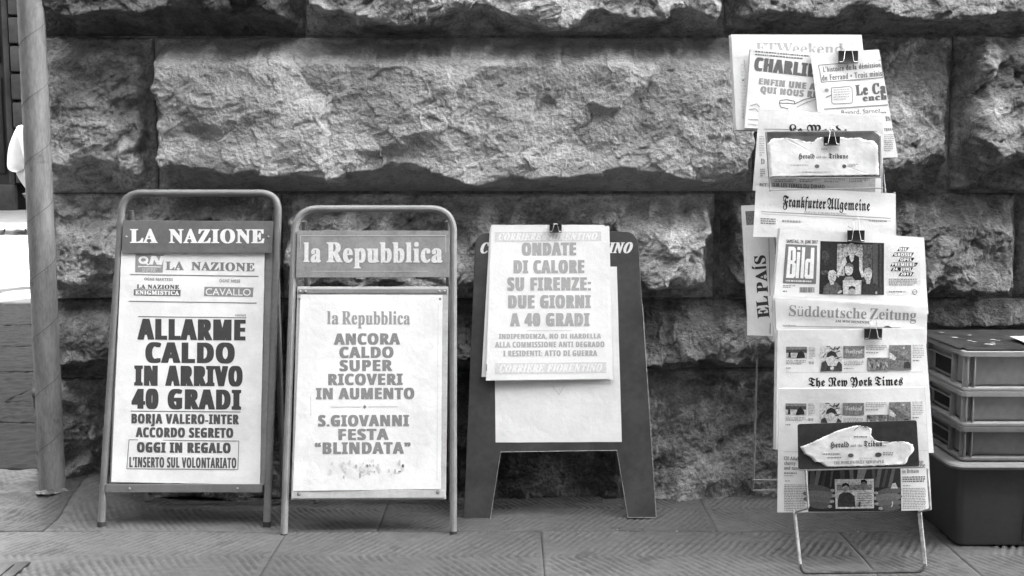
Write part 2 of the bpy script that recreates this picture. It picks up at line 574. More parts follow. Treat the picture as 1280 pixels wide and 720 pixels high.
def stone(x0, y0, x1, y1, H=0.07, lip=0.84, topw=0.06, tone=0.3, seed=1, rough=1.0, lipamp=0.02, side=0.04, ang=0.6,
          sag=0.30, res=RES, start=0.45, mtop=0.03, under=1.0, name="stone_block", mott=0.8):
    """one rock-faced block; its rectangle in the wall is given by the photograph's pixels"""
    a = at((x0 + x1) / 2, y0, WALL_D); b = at((x0 + x1) / 2, y1, WALL_D)
    ym = (y0 + y1) / 2
    X0, X1 = at(x0, ym, WALL_D)[0] - 0.0025, at(x1, ym, WALL_D)[0] + 0.0025
    Z1, Z0 = a[2] + 0.0025, max(b[2] - 0.0025, -0.05)
    nx, nz = max(8, int((X1 - X0) / res)), max(8, int((Z1 - Z0) / res))
    xs_ = np.linspace(X0, X1, nx); zs_ = np.linspace(Z1, Z0, nz); xs_[1], xs_[-2], zs_[1], zs_[-2] = X0 + 4e-4, X1 - 4e-4, Z1 - 4e-4, Z0 + 4e-4
    x, z = np.meshgrid(xs_, zs_)
    W, Ht = X1 - X0, Z1 - Z0
    A, B = x - X0, Z1 - z
    wx = x + 0.03 * fbm(x * 6, z * 6, seed + 100, 4); wz = z + 0.03 * fbm(x * 6 + 9, z * 6, seed + 200, 4)
    Bw = B + 0.012 * fbm(x * 14, z * 14, seed + 3, 3)
    T = sstep(mtop * 0.4, mtop + 0.035, Bw) * start + (1 - start) * np.clip((Bw - mtop) / (Ht * lip - mtop), 0, 1) ** 0.8
    lipb = Ht * lip + lipamp * (fbm(x * 4.0, x * 0 + seed, seed + 5, 2) * 1.5) + lipamp * 0.5 * facets(x * 11, z * 3, seed + 6, 1.0, 0.2)
    lipb = np.minimum(lipb, Ht - 0.022)
    tb = np.clip((B - lipb) / np.maximum(0.02, (Ht - lipb) * under), 0, 1)
    bot = (1 - tb) * (1 - 0.35 * tb)
    e = side + 0.02 * fbm(x * 9, z * 9, seed + 8, 4)
    S = sstep(0.008, 1, np.clip((A - 0.012) / np.maximum(0.012, e), 0, 1)) * sstep(0.008, 1, np.clip((W - A - 0.012) / np.maximum(0.012, e), 0, 1))
    env = T * bot * S
    ca, sa = math.cos(ang), math.sin(ang)
    rx, rz = wx * ca + wz * sa, (-wx * sa + wz * ca)
    patch = sstep(-0.15, 0.5, fbm(x * 3.1, z * 4.2, seed + 60, 3))          # some areas split clean, others are broken up
    det = (0.048 * facets(rx * 3.0, rz * 5.2, seed + 20, 0.9, 0.16) + 0.030 * fbm(x * 4.5, z * 6, seed + 62, 2)
           + (0.3 + 0.9 * patch) * (0.012 * facets(rx * 10, rz * 17, seed + 21, 1.1, 0.12)
           + 0.0045 * facets(rx * 30, rz * 44, seed + 22, 1.2, 0.2))
           + 0.0035 * ridged(rx * 9, rz * 30, seed + 23, 5) + 0.0030 * fbm(x * 70, z * 70, seed + 24, 4))
    pits = sstep(0.5, 0.8, fbm(rx * 9 + 3, rz * 13, seed + 30, 3)) * 0.012
    inb = (0.25 + 0.75 * np.clip(S * 1.3, 0, 1)) * sstep(mtop * 0.5, mtop + 0.03, Bw) * (0.75 + 0.25 * bot)
    h = 0.006 + H * env + rough * inb * (det - pits) + 0.0012 * fbm(x * 45, z * 45, seed + 40, 4)
    h = np.maximum(h, 0.002 + 0.001 * fbm(x * 40, z * 40, seed + 41, 3))
    zz = z - sag * (h - 0.006) * sstep(0, 0.05, B) * sstep(0, 0.02, Ht - B)
    xx = x + 0.12 * (h - 0.006) * fbm(x * 20, z * 20, seed + 50, 2)
    ed = np.minimum(np.minimum(A, W - A), np.minimum(B, Ht - B))           # worn, chipped arrises
    h = h - 0.010 * (1 - sstep(0, 0.010, ed + 0.006 * fbm(x * 28, z * 28, seed + 70, 3)))
    yy = WALL_D - h
    V = np.stack([xx, yy, zz], -1)
    # turn the edge back into the joint
    for sl, sg in ((np.s_[0, :], 0), (np.s_[-1, :], 0), (np.s_[:, 0], 0), (np.s_[:, -1], 0)):
        V[sl][..., 1] = WALL_D + 0.035
    f = grid_faces(nx, nz)[:, ::-1]
    return mesh_np(name, V.reshape(-1, 3), np.ascontiguousarray(f), smat(tone, mott), building, smooth=True)

# row above the frame, then the rows of the photograph from top to bottom
for i, (a, b) in enumerate(((64, 250), (254, 610), (614, 960), (964, 1240), (1244, 1620))):
    stone(a, -275, b, -117, 0.08, tone=0.25, seed=300 + i, res=0.012)
stone(54, -113, 379, 44, 0.17, 0.74, tone=0.11, seed=2, lipamp=0.02, under=1.0)
stone(383, -113, 905, 43, 0.15, 0.80, tone=0.33, mott=1.0, seed=3, lipamp=0.035, under=1.0, sag=0.25)
stone(909, -113, 1290, 41, 0.15, 0.78, tone=0.23, mott=1.0, seed=4, lipamp=0.02, under=1.0)
stone(1294, -113, 1620, 40, 0.08, 0.8, tone=0.3, seed=5, res=0.012)
stone(58, 48, 193, 240, 0.10, 0.78, tone=0.42, seed=6, lipamp=0.03, rough=0.9, side=0.03)
stone(197, 48, 941, 238, 0.15, 0.79, tone=0.41, mott=0.35, seed=11, lipamp=0.028, rough=0.48, mtop=0.03, ang=0.65, side=0.03, start=0.72, sag=0.32, under=1.0)
stone(945, 47, 1186, 236, 0.10, 0.78, tone=0.38, seed=8, rough=0.8, lipamp=0.02, side=0.03)
stone(1190, 46, 1390, 236, 0.16, 0.66, tone=0.38, seed=9, rough=1.5, lipamp=0.05, side=0.07, under=1.0)
stone(1394, 46, 1620, 236, 0.08, 0.8, tone=0.3, seed=10, res=0.012)
stone(62, 243, 351, 371, 0.09, 0.72, tone=0.36, seed=12, rough=1.2, lipamp=0.02, mtop=0.05)
stone(355, 243, 891, 371, 0.10, 0.76, tone=0.46, seed=13, rough=1.25, lipamp=0.022, mtop=0.045)
stone(901, 242, 1266, 370, 0.10, 0.72, tone=0.22, seed=14, rough=1.3, lipamp=0.025, mtop=0.03, sag=0.5)
stone(1270, 242, 1620, 370, 0.05, 0.8, tone=0.2, seed=15, res=0.008)
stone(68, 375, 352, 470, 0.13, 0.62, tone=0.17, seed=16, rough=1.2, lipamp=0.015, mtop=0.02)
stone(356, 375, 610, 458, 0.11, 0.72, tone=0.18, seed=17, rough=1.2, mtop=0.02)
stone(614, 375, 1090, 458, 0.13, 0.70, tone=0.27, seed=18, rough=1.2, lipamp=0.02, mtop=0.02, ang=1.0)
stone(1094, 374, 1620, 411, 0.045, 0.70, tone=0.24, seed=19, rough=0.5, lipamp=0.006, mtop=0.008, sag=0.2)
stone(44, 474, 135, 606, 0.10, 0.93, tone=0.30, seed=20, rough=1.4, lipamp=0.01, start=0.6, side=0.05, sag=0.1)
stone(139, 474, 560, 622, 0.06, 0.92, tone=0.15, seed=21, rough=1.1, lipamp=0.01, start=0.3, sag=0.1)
stone(564, 462, 786, 626, 0.06, 0.95, tone=0.13, seed=26, rough=0.75, lipamp=0.01, start=0.25, sag=0.05, side=0.03, ang=0.9)  # dark tone stands in for the shade behind the sandwich board
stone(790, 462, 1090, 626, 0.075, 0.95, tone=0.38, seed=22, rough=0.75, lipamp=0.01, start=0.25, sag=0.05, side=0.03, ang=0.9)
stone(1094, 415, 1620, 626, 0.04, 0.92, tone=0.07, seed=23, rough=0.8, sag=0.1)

m_joint = worn("lime_mortar", 0.15, 0.6, 30, 0.9, bmp=0.6, bdist=0.006)
def brickwall_mat():
    m, nt, b = new_mat("ashlar_wall")
    tc = nt.nodes.new("ShaderNodeTexCoord")
    mp = nd(nt, "ShaderNodeMapping"); mp.inputs['Rotation'].default_value = (math.pi / 2, 0, 0)
    nt.links.new(tc.outputs['Object'], mp.inputs[0])
    br = nd(nt, "ShaderNodeTexBrick"); nt.links.new(mp.outputs[0], br.inputs[0])
    br.inputs['Scale'].default_value = 1; br.inputs['Brick Width'].default_value = 1.1; br.inputs['Row Height'].default_value = 0.5
    br.inputs['Mortar Size'].default_value = 0.02
    br.inputs['Color1'].default_value = (0.3,) * 3 + (1,); br.inputs['Color2'].default_value = (0.2,) * 3 + (1,); br.inputs['Mortar'].default_value = (0.1,) * 3 + (1,)
    nt.links.new(br.outputs[0], b.inputs['Base Color']); b.inputs['Roughness'].default_value = 0.9
    bump(nt, b, br.outputs['Fac'], 0.5, -0.02)
    return m
m_ash = brickwall_mat()
BM().box(-1.585, 30, WALL_D + 0.008, WALL_D + 0.2, -0.05, 2.45).build("mortar_joints", m_joint, building, None)
BM().box(-1.56, 30, WALL_D + 0.2, 11.9, -0.05, 27).build("wall", m_ash, building, None)
BM().box(-1.56, 30, WALL_D - 0.01, WALL_D + 0.2, 2.45, 27).build("upper_wall", m_ash, building, None)

# unseen row of houses behind the camera, added to block low sky light
m_opp = worn("dark_plaster", 0.06, 0.2, 1.5, 0.9, bmp=0.3, bdist=0.01)  # kept dark so the unseen fronts bounce little light
m_shut = worn("shutter_paint", 0.08, 0.2, 6, 0.6)
opp = empty("unseen_building", (2, -6, 0), "unseen plastered house front added behind the viewer to block low sky light", "building")
BM().box(-40, 45, -14, -5.2, -0.05, 17).build("wall", m_opp, opp, None)
BM().box(-40.4, 45.4, -14.4, -4.5, 17.0, 17.35).build("roof", m_shut, opp, None)
for fl in range(3):
    for k in range(10):
        x = -14 + k * 3.7
        BM().box(x, x + 1.2, -5.2, -5.12, 1.6 + fl * 4.4, 3.9 + fl * 4.4, 0.01).build("shutter", m_shut, opp, None)

side_b = empty("unseen_building", (-14, 3, 0), "tall unseen plastered house added beyond the frame on the left to block side light", "building")
BM().box(-24, -8.5, -5.0, 13, -0.05, 16).build("wall", m_opp, side_b, None)  # unseen, added to shut out light coming along the street from the left
BM().box(-24.3, -8.1, -4.4, 13.4, 16, 16.35).build("roof", m_shut, side_b, None)
for fl in range(3):
    for k in range(4):
        BM().box(-8.5, -8.42, -3 + k * 3.7, -1.8 + k * 3.7, 1.6 + fl * 4.4, 3.9 + fl * 4.4, 0.01).build("shutter", m_shut, side_b, None)

# ------------------------------------------------------------------ the paving
def gz(x, y):
    return 0.070 * sstep(0, 1, (-1.12 - x) / 0.34) * sstep(0, 1, (y - 3.44) / 0.33)

def paving_mat(name, base, spec=0.35):
    m, nt, b = new_mat(name)
    n0 = noise(nt, 2.2, 6, 0.6, dist=0.5); n1 = noise(nt, 22, 8, 0.65, stretch=(1, 1.8, 1)); n2 = noise(nt, 150, 5, 0.7)
    v = mth(nt, 'ADD', mth(nt, 'MULTIPLY', n1, 0.55), mth(nt, 'MULTIPLY', n2, 0.45))
    val = rng(nt, v, 0.33, 0.67, base * 0.72, base * 1.25)
    val = mth(nt, 'MULTIPLY', val, rng(nt, n0, 0.35, 0.62, 0.78, 1.05))
    spk = rng(nt, noise(nt, 330, 2, 0.5), 0.70, 0.76)
    val = mixf(nt, mth(nt, 'MULTIPLY', spk, 0.5), val, min(0.6, base * 3))
    gum = rng(nt, noise(nt, 7, 2, 0.4, dist=0.3), 0.66, 0.69, 1.0, 0.72); val = mth(nt, 'MULTIPLY', val, gum)
    at_ = nd(nt, "ShaderNodeAttribute", attribute_name="grit")            # groove dirt, darkened also to stand in for weak groove shading
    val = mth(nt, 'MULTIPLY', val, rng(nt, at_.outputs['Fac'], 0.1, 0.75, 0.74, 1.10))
    grey(nt, val, b.inputs['Base Color'])
    b.inputs['Roughness'].default_value = 0.78; b.inputs['Specular IOR Level'].default_value = spec
    bump(nt, b, v, 0.6, 0.003)
    return m
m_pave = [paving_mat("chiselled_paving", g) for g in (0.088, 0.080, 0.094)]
m_corner = paving_mat("dimmed_corner_paving", 0.052)  # darker copy of the paving, offsets the strong sky light at this corner
pavement = empty("pavement", (0, 3.2, 0), kind="structure")
def slab(x0, x1, y0, y1, seed, sgn=1, res=0.0046, groove=1.0, z=0.0, pitch=0.022, diag=False, parent=None, mat=None):
    x0 += 0.0006; x1 -= 0.0006; y0 += 0.001; y1 -= 0.001
    nx, ny = max(4, int((x1 - x0) / res)), max(4, int((y1 - y0) / res))
    xs_ = np.linspace(x0, x1, nx); ys_ = np.linspace(y0, y1, ny); xs_[1], xs_[-2], ys_[1], ys_[-2] = x0 + 2e-4, x1 - 2e-4, y0 + 3e-4, y1 - 3e-4
    x, y = np.meshgrid(xs_, ys_)
    e = np.minimum(np.minimum(x - x0, x1 - x), np.minimum(y - y0, y1 - y))
    mg = np.minimum(x - x0, x1 - x)
    side = sstep(0.016, 0.024, mg + 0.003 * fbm(x * 30, y * 30, seed, 2)) * sstep(0.006, 0.014, np.minimum(y - y0, y1 - y))
    ym = (y0 + y1) / 2 + 0.012 * fbm(x * 3, y * 0, seed + 2, 2)
    yy = (y - y0) if diag else np.abs(y - ym)
    ph = sgn * x * 0.86 + yy * 0.51 + 0.0035 * fbm(x * 8, y * 8, seed + 4, 2)
    g = np.sin(ph / pitch * 2 * math.pi)
    g = np.where(g > 0, g * 0.5, g)
    wear = 0.15 + 0.85 * sstep(-0.6, 0.5, fbm(x * 5, y * 7, seed + 5, 3))
    brk = 0.5 + 0.5 * sstep(-0.3, 0.3, fbm(x * 26, y * 26, seed + 6, 2))
    h = z + groove * 0.0052 * (1 - 0.7 * np.clip(gz(x, y) / 0.03, 0, 1)) * g * side * wear * brk + 0.0010 * fbm(x * 30, y * 30, seed + 7, 4) + 0.0022 * fbm(x * 4, y * 4, seed + 8, 3)
    bump_ = gz(x, y) > 0.002
    h = h + np.where(bump_, 0.006 * fbm(x * 16, y * 16, seed + 9, 4), 0)
    h -= 0.003 * (1 - sstep(0, 0.006, np.minimum(y - y0, y1 - y) + 0.003 * fbm(x * 40, y * 40, seed + 3, 2)))
    h = h + gz(x, y)
    V = np.stack([x, y, h], -1)
    V[0, :, 2] -= 0.02; V[-1, :, 2] -= 0.02; V[:, 0, 2] -= 0.02; V[:, -1, 2] -= 0.02
    o = mesh_np("slab", V.reshape(-1, 3), np.ascontiguousarray(grid_faces(nx, ny)), mat or m_pave[seed % 3], parent or pavement, smooth=True)
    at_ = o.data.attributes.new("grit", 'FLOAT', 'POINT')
    at_.data.foreach_set("value", (0.5 + 0.5 * np.clip(g, -1, 1) * side * wear * min(1.0, groove)).astype(np.float32).ravel())  # groove bottoms darker than the ridges, deepening their shading
    return o
R1 = [-2.9, -2.25, -1.46, -0.42, 0.64, 1.50, 2.5]
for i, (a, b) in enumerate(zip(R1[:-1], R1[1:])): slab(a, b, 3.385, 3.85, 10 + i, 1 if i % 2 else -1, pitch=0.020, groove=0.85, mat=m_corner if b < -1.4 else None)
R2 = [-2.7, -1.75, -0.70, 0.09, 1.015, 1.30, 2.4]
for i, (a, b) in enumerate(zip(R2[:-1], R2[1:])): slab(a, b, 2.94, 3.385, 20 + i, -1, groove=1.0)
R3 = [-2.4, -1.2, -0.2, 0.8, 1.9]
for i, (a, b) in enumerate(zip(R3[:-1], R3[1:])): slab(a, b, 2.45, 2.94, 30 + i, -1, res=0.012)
# the street on the left, running back past the corner
rows = [(3.85, 4.58, [-4.2, -2.9, -1.56], 0.1), (4.58, 5.0, [-4.2, -3.0, -1.56], 2.2), (5.0, 5.75, [-5, -3.4, -2.3, -1.56], 0.05),
        (5.75, 6.6, [-5, -3.0, -1.56], 0.05), (6.6, 7.5, [-6, -3.7, -2.4, -1.56], 0.05), (7.5, 8.7, [-6, -3.3, -1.56], 0.05)]
m_st = paving_mat("street_paving", 0.014, 0.05)  # darker ground colour that also deepens the shade before the sunlit stretch
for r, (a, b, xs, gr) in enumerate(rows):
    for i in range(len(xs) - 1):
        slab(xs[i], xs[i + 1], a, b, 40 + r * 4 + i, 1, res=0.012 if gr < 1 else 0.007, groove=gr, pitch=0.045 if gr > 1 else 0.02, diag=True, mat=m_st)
m_street = paving_mat("sunlit_street", 0.075)
def sheet_xy(name, x0, x1, y0, y1, z, mat, parent=None, kind=None):
    o = mesh_np(name, [(x0, y0, z), (x1, y0, z), (x1, y1, z), (x0, y1, z)], [(0, 1, 2, 3)], mat, parent, smooth=False)
    if kind: tag(o, kind=kind)
    return o
sheet_xy("street", -150, 150, -150, 200, -0.024, m_street, kind="structure")
slabs2 = empty("street_paving", (-6, 12, 0), kind="structure")
yy0 = 8.7
rr = random.Random(3)
while yy0 < 17.6:
    dy = rr.uniform(0.7, 1.0); xx0 = -12.0
    while xx0 < -1.6:
        dx = rr.uniform(1.2, 2.2)
        slab(xx0, min(xx0 + dx, -1.57), yy0, min(yy0 + dy, 17.8), rr.randint(100, 900), 1, res=0.08, groove=0.0, parent=slabs2, mat=m_street)
        xx0 += dx
    yy0 += dy

# crumbs of stone and dust gathered along the foot of the wall and in the joint
rg = random.Random(21); gb = BM()
for _ in range(420):
    if rg.random() < 0.75: x, y = rg.uniform(-1.5, 1.6), 3.80 - abs(rg.gauss(0, 0.05)) - 0.075
    else: x, y = rg.uniform(-1.7, 1.6), 3.385 + rg.gauss(0, 0.012)
    r = rg.uniform(0.0012, 0.0045) * (1.4 if rg.random() < 0.1 else 1)
    t = [(x + r * rg.uniform(0.5, 1.2) * math.cos(a), y + r * rg.uniform(0.5, 1.2) * math.sin(a), float(gz(x, y)) + 0.001) for a in (0.2, 1.7, 3.1, 4.6)]
    gb.raw(t + [(x, y, float(gz(x, y)) + 0.001 + r * rg.uniform(0.5, 1.1))], [(0, 1, 4), (1, 2, 4), (2, 3, 4), (3, 0, 4)])
tag(gb.build("grit", smat(0.2), None, None), kind="stuff")

# kerb of broken stones at the far side of the street, with raised paving behind
kerb = empty("kerb", (-9, 18, 0), kind="structure")
m_kerb = smat(0.07)
kx = -14.0
while kx < -3.5:
    w = rr.uniform(0.28, 0.55)
    V, n = [], 12
    x, z = np.meshgrid(np.linspace(kx + 0.01, kx + w - 0.01, n), np.linspace(0, 1, 12))
    s_ = int(kx * 100) + 5000
    top = 0.19
    y = 17.85 + 0.05 * fbm(x * 4, z * 2, s_, 3) + 0.25 * np.clip(z - 0.55, 0, 1) ** 1.0 * 2
    zz = top * np.clip(z / 0.6, 0, 1) + 0.015 * fbm(x * 5, z * 3, s_ + 1, 3) - 0.02
    V = np.stack([x, y, zz], -1).reshape(-1, 3)
    mesh_np("kerb_stone", V, np.ascontiguousarray(grid_faces(n, 12)), m_kerb, kerb)
    kx += w
BM().box(-30, 10, 18.05, 26.2, -0.02, 0.165).build("kerb_paving", m_street, kerb, None)

# iron cover in the near left corner
m_iron = worn("cast_iron", 0.05, 0.4, 20, 0.5, 0.6)
dc = empty("drain_cover", (-1.6, 2.9, 0), "dark iron cover set into the paving at the lower left corner", "drain cover")
BM().box(-1.83, -1.375, 2.66, 3.10, -0.01, 0.006, 0.002).build("cover_frame", m_iron, dc)
b = BM()
for i in range(9):
    b.box(-1.81 + i * 0.047, -1.785 + i * 0.047, 2.69, 3.07, 0.006, 0.0095, 0.001)
b.build("tread_bars", m_iron, dc)

# ------------------------------------------------------------------ the building across the street, far left
m_far = worn("far_plaster", 0.010, 0.35, 1.2, 0.85, bmp=0.4, bdist=0.02, spec=0.05)
m_far2 = worn("far_stone", 0.015, 0.35, 1.5, 0.85, bmp=0.5, bdist=0.02, spec=0.05)
m_wood = worn("dark_timber", 0.010, 0.3, 4, 0.8, spec=0.05, stretch=(4, 4, 0.4))
far = empty("far_building", (-10, 26.2, 0), "dark facade across the sunlit street behind the round pole", "building")
FD = 25.8
def fx(px, d=FD): return at(px, 200, d)[0]
BM().box(-30, 4, FD + 0.35, 32, -0.02, 11).build("wall", m_far, far, None)
BM().box(-30, fx(-60), FD, FD + 0.35, 0.1, 11).build("wall", m_far, far, None)
door = BM().box(fx(-60), fx(9), FD + 0.12, FD + 0.3, 0.4, 7.5).build("door", m_wood, far, None)
for i in range(3):
    BM().box(fx(-55 + i * 21), fx(-38 + i * 21), FD + 0.08, FD + 0.12, 1.0, 3.2, 0.02).build("door_panel", m_wood, door)
    BM().box(fx(-55 + i * 21), fx(-38 + i * 21), FD + 0.08, FD + 0.12, 3.5, 6.2, 0.02).build("door_panel", m_wood, door)
BM().box(fx(-64), fx(18), FD - 0.14, FD + 0.1, 0.15, 0.75, 0.02).build("plinth", m_far2, far)
BM().box(fx(11), fx(18.5), FD - 0.04, FD + 0.3, 0.75, 9, 0.02).build("door_jamb", m_far2, far)
b = 0.75; k = 0
while b < 10.5:
    BM().box(fx(20.5), fx(62), FD - 0.1 - 0.02 * (k % 2), FD + 0.33, b + 0.03, b + 0.60, 0.035).build("stone_block", m_far2, far)
    BM().box(fx(63), fx(120), FD - 0.1, FD + 0.33, b + 0.03, b + 0.60, 0.035).build("stone_block", m_far2, far)
    b += 0.63; k += 1

# ------------------------------------------------------------------ round pole at the corner
m_pole = worn("weathered_pole", 0.19, 0.34, 9, 0.6, 0.0, 0.3, 0.002, dark=0.45, stretch=(3, 3, 0.7))
PD = 3.67
pb = at(66, 617, PD); pb[2] = 0.036
R_POLE = 0.0415
pole = empty("round_pole", pb, "tall round grey metal pole standing at the left corner of the stone wall", "pole")
tz = np.concatenate([[-0.05], np.linspace(0, 3.2, 60)])
BM().tube([(pb[0], PD, pb[2] + t) for t in tz], R_POLE, 40).build("shaft", m_pole, pole)
m_seam = worn("pole_seam", 0.06, 0.2, 30, 0.7)
b = BM(); hp = []
for i in range(int(3.1 / 0.19 * 40)):
    a = 2 * math.pi * i / 40
    hp.append((pb[0] + (R_POLE + 0.0002) * math.cos(a), PD + (R_POLE + 0.0002) * math.sin(a), pb[2] + 0.03 + 0.19 * i / 40))
b.tube(hp, 0.0008, 5).build("spiral_seam", m_seam, pole)
b = BM(); n = 28; rnd = random.Random(4)
ringb = [(pb[0] + (R_POLE + rnd.uniform(0.004, 0.022)) * math.cos(2 * math.pi * i / n), PD + (R_POLE + rnd.uniform(0.004, 0.022)) * math.sin(2 * math.pi * i / n), float(gz(pb[0], PD)) - 0.006) for i in range(n)]
ringt = [(pb[0] + (R_POLE + 0.001) * math.cos(2 * math.pi * i / n), PD + (R_POLE + 0.001) * math.sin(2 * math.pi * i / n), pb[2] + 0.02 + rnd.uniform(-0.006, 0.006)) for i in range(n)]
b.raw(ringb + ringt, [(i, (i + 1) % n, n + (i + 1) % n, n + i) for i in range(n)])
b.build("mortar_collar", smat(0.2), pole)
# ------------------------------------------------------------------ placard stands
def metal(name, base, rough=0.45, metal_=0.0, dark=0.25): return worn(name, base, 0.16, 14, rough, metal_, 0.12, 0.0008, dark)
m_tube1 = metal("painted_tube", 0.16)
m_tube2 = metal("worn_tube", 0.21)
m_head1 = metal("painted_header", 0.135, 0.5)
m_head2 = worn("faded_header", 0.24, 0.22, 18, 0.5, bmp=0.1, dark=0.15)
m_zinc = metal("zinc_sheet", 0.22, 0.45, 0.0)
m_board2 = worn("pale_board_frame", 0.48, 0.15, 20, 0.5, dark=0.35)
m_dark = worn("dark_painted_board", 0.055, 0.35, 7, 0.42, bmp=0.12, dark=0.3, spec=0.6)
m_edge = worn("chipped_edge", 0.30, 0.5, 60, 0.6)
m_rivet = metal("rivet_metal", 0.35, 0.35, 0.6)
m_rubber = worn("rubber_foot", 0.03, 0.2, 20, 0.8)

def rivet(pl, px, py, off, r, name, parent, mat=None):
    b = BM(); c = pl.at(px, py, off); n = pl.n
    a = np.cross(n, [0, 0, 1.0]); a /= np.linalg.norm(a); d = np.cross(n, a)
    k = 10; V = []; 
    for rr_, h in ((r, -0.001), (r, 0.0006), (r * 0.7, 0.0018)):
        V += [c + n * h + rr_ * (math.cos(2 * math.pi * i / k) * a + math.sin(2 * math.pi * i / k) * d) for i in range(k)]
    V.append(c + n * 0.0023)
    Fc = [(j * k + i, j * k + (i + 1) % k, (j + 1) * k + (i + 1) % k, (j + 1) * k + i) for j in range(2) for i in range(k)] + [(2 * k + i, 2 * k + (i + 1) % k, 3 * k) for i in range(k)]
    b.raw(V, Fc); return b.build(name, mat or m_rivet, parent)

def panel(pl, quad, t, name, mat, parent, off=0.0, rad=0.0, bev=0.0008):
    pts = [pl.at(x, y, off) for x, y in quad]
    if rad:
        P = []
        for i in range(len(pts)):
            seg = rounded([pts[i - 1], pts[i], pts[(i + 1) % len(pts)]], rad if not hasattr(rad, '__len__') else rad[i], 6)
            P += seg[1:-1]
        pts = P
    b = BM(); t_ = BM(); t_.slab(pts, pl.n, t)
    bmesh.ops.recalc_face_normals(t_.bm, faces=t_.bm.faces[:])
    if bev: bmesh.ops.bevel(t_.bm, geom=[e for e in t_.bm.edges if len(e.link_faces) == 2 and e.calc_face_angle(0) > 1.0], offset=bev, segments=1, affect='EDGES')
    me = bpy.data.meshes.new("t"); t_.bm.to_mesh(me); b.bm.from_mesh(me); bpy.data.meshes.remove(me); t_.bm.free()
    return b.build(name, mat, parent, math.radians(30))

# --- first stand ------------------------------------------------
P1 = lean(657, 3.432, 243, 3.60, 0.0)
s1 = empty("placard_stand", ground_at(230, 657), "grey tubular placard stand with a plain grey header, leftmost of the three boards", "placard stand")
def tube_frame(pl, pts, rad, r, name, mat, parent, n=14):
    return BM().tube(rounded([pl.at(x, y, 0) for x, y in pts], rad, 12), r, n).build(name, mat, parent)
tube_frame(P1, [(126.5, 656), (153.5, 241.5), (348.5, 241.5), (333.5, 656)], 0.062, 0.0118, "front_frame", m_tube1, s1)
def foot(pl, x0, y0, x1, y1, r, parent, n=12):
    return BM().tube([pl.at(x0, y0, 0), pl.at(x1, y1, 0)], r, n).build("rubber_foot", m_rubber, parent)
foot(P1, 126.8, 652, 126.4, 658.5, 0.0128, s1); foot(P1, 333.6, 652, 333.4, 658.5, 0.0128, s1)
# rear legs lean back against the wall
def rear(pl, xs, py_top, d_foot, r, mat, parent, ybar=600, dxw=0.0):
    b = BM(); q = []
    for x in xs:
        top = pl.at(x, py_top, -0.028); ft = ground_at(x, 640); ft = np.array([top[0] + dxw, d_foot, 0.004 + float(gz(top[0], d_foot))])
        q.append((top, ft)); b.tube([top, ft], r, 10)
    a = [t + (f - t) * 0.86 for t, f in q]
    b.tube(a, r * 0.8, 8)
    return b.build("rear_frame", mat, parent)
rear(P1, (160, 341), 262, 3.66, 0.010, m_tube1, s1)
panel(P1, [(150, 278), (343, 278), (332, 606), (137, 606)], 0.0015, "backing_sheet", m_zinc, s1, 0.002)
hd = panel(P1, [(156, 276.3), (342.3, 277.2), (340.6, 316.6), (154, 317)], 0.003, "header", m_head1, s1, 0.0155)
SH1 = Sheet(P1, [(156, 276.3), (342.3, 277.2), (340.6, 316.6), (154, 317)], wave=0)
def on(sheet, name, parent, fn, off=0.0005):
    MOT[0] = 0.65 if name in ("picture", "picture_strip") else 0.0
    p = Print(sheet, off); fn(p); MOT[0] = 0.0
    return p.build(name, parent)
on(SH1, "header_lettering", hd, lambda p: p.text("LA", 'serif', 164.5, 304.3, 199, 304.3, 17.2, 0.93, 1.7, vb=0.5), 0.0163)
on(SH1, "header_lettering", hd, lambda p: p.text("NAZIONE", 'serif', 213, 304.4, 332, 304.6, 17.2, 0.93, 1.7, vb=0.5), 0.0163)
for x in (160, 336.6): rivet(P1, x, 296.5, 0.0160, 0.0036, "rivet", s1)
rl = panel(P1, [(133.5, 604.5), (329, 604.5), (328.6, 615), (133, 615)], 0.004, "bottom_rail", m_tube1, s1, 0.012)
for x in (163.5, 298): rivet(P1, x, 610.3, 0.0122, 0.0042, "screw", s1)

SP1 = Sheet(P1, [(153, 314), (331.5, 315), (325.4, 605.5), (140.5, 602)], bulge=lambda u, v: 0.0085 + 0.0022 * math.sin(u * 5 + 1) * v, wave=0.0026, seed=3)
po1 = empty("poster", P1.at(235, 604, 0.01), "white news poster in the leftmost stand reading ALLARME CALDO IN ARRIVO 40 GRADI", "poster")
SP1.build("paper", M_POSTER, po1, 0.0006, 30, 40, 0.35)
K = 0.27
def f(p):
    p.quad((170.8, 317.5), (206, 318.5), (204.5, 341), (170.3, 340.5), 0.58)
    p.ell(180.5, 325.5, 6.3, 5, 0.92); p.ell(180.5, 325.2, 3.2, 2.3, 0.58)
    p.line(181, 327, 187, 331.5, 1.8, 0.92, 1)
    p.text("N", 'sans', 187.5, 331, 203.5, 331.3, 11, 0.92, 1.6, 0.25)
    p.line(174, 333.4, 202, 334, 1.2, 0.9); p.greek(179, 336, 198, 341, 2, 0.82, 4)
on(SP1, "logo_box", po1, f)
put(SP1, po1, "masthead", "LA", 'serif', 208, 337.6, 231, 338, 10.3, 0.52, 1.0, vb=0.3)
put(SP1, po1, "masthead", "NAZIONE", 'serif', 240, 338, 319, 339.4, 10.3, 0.50, 1.0, vb=0.3)
on(SP1, "rule", po1, lambda p: p.line(164, 343.4, 324, 345.6, 1.1, 0.42))
put(SP1, po1, "small_print", "OGNI MARTEDI", 'sans', 181.5, 350.6, 217, 351.4, 3.4, 0.5)
put(SP1, po1, "small_print", "OGNI MESE", 'sans', 275, 353, 301, 353.4, 3.8, 0.5)
put(SP1, po1, "small_print", "LA NAZIONE", 'serif', 172, 361, 225, 361.7, 5.4, 0.34, 0.5)
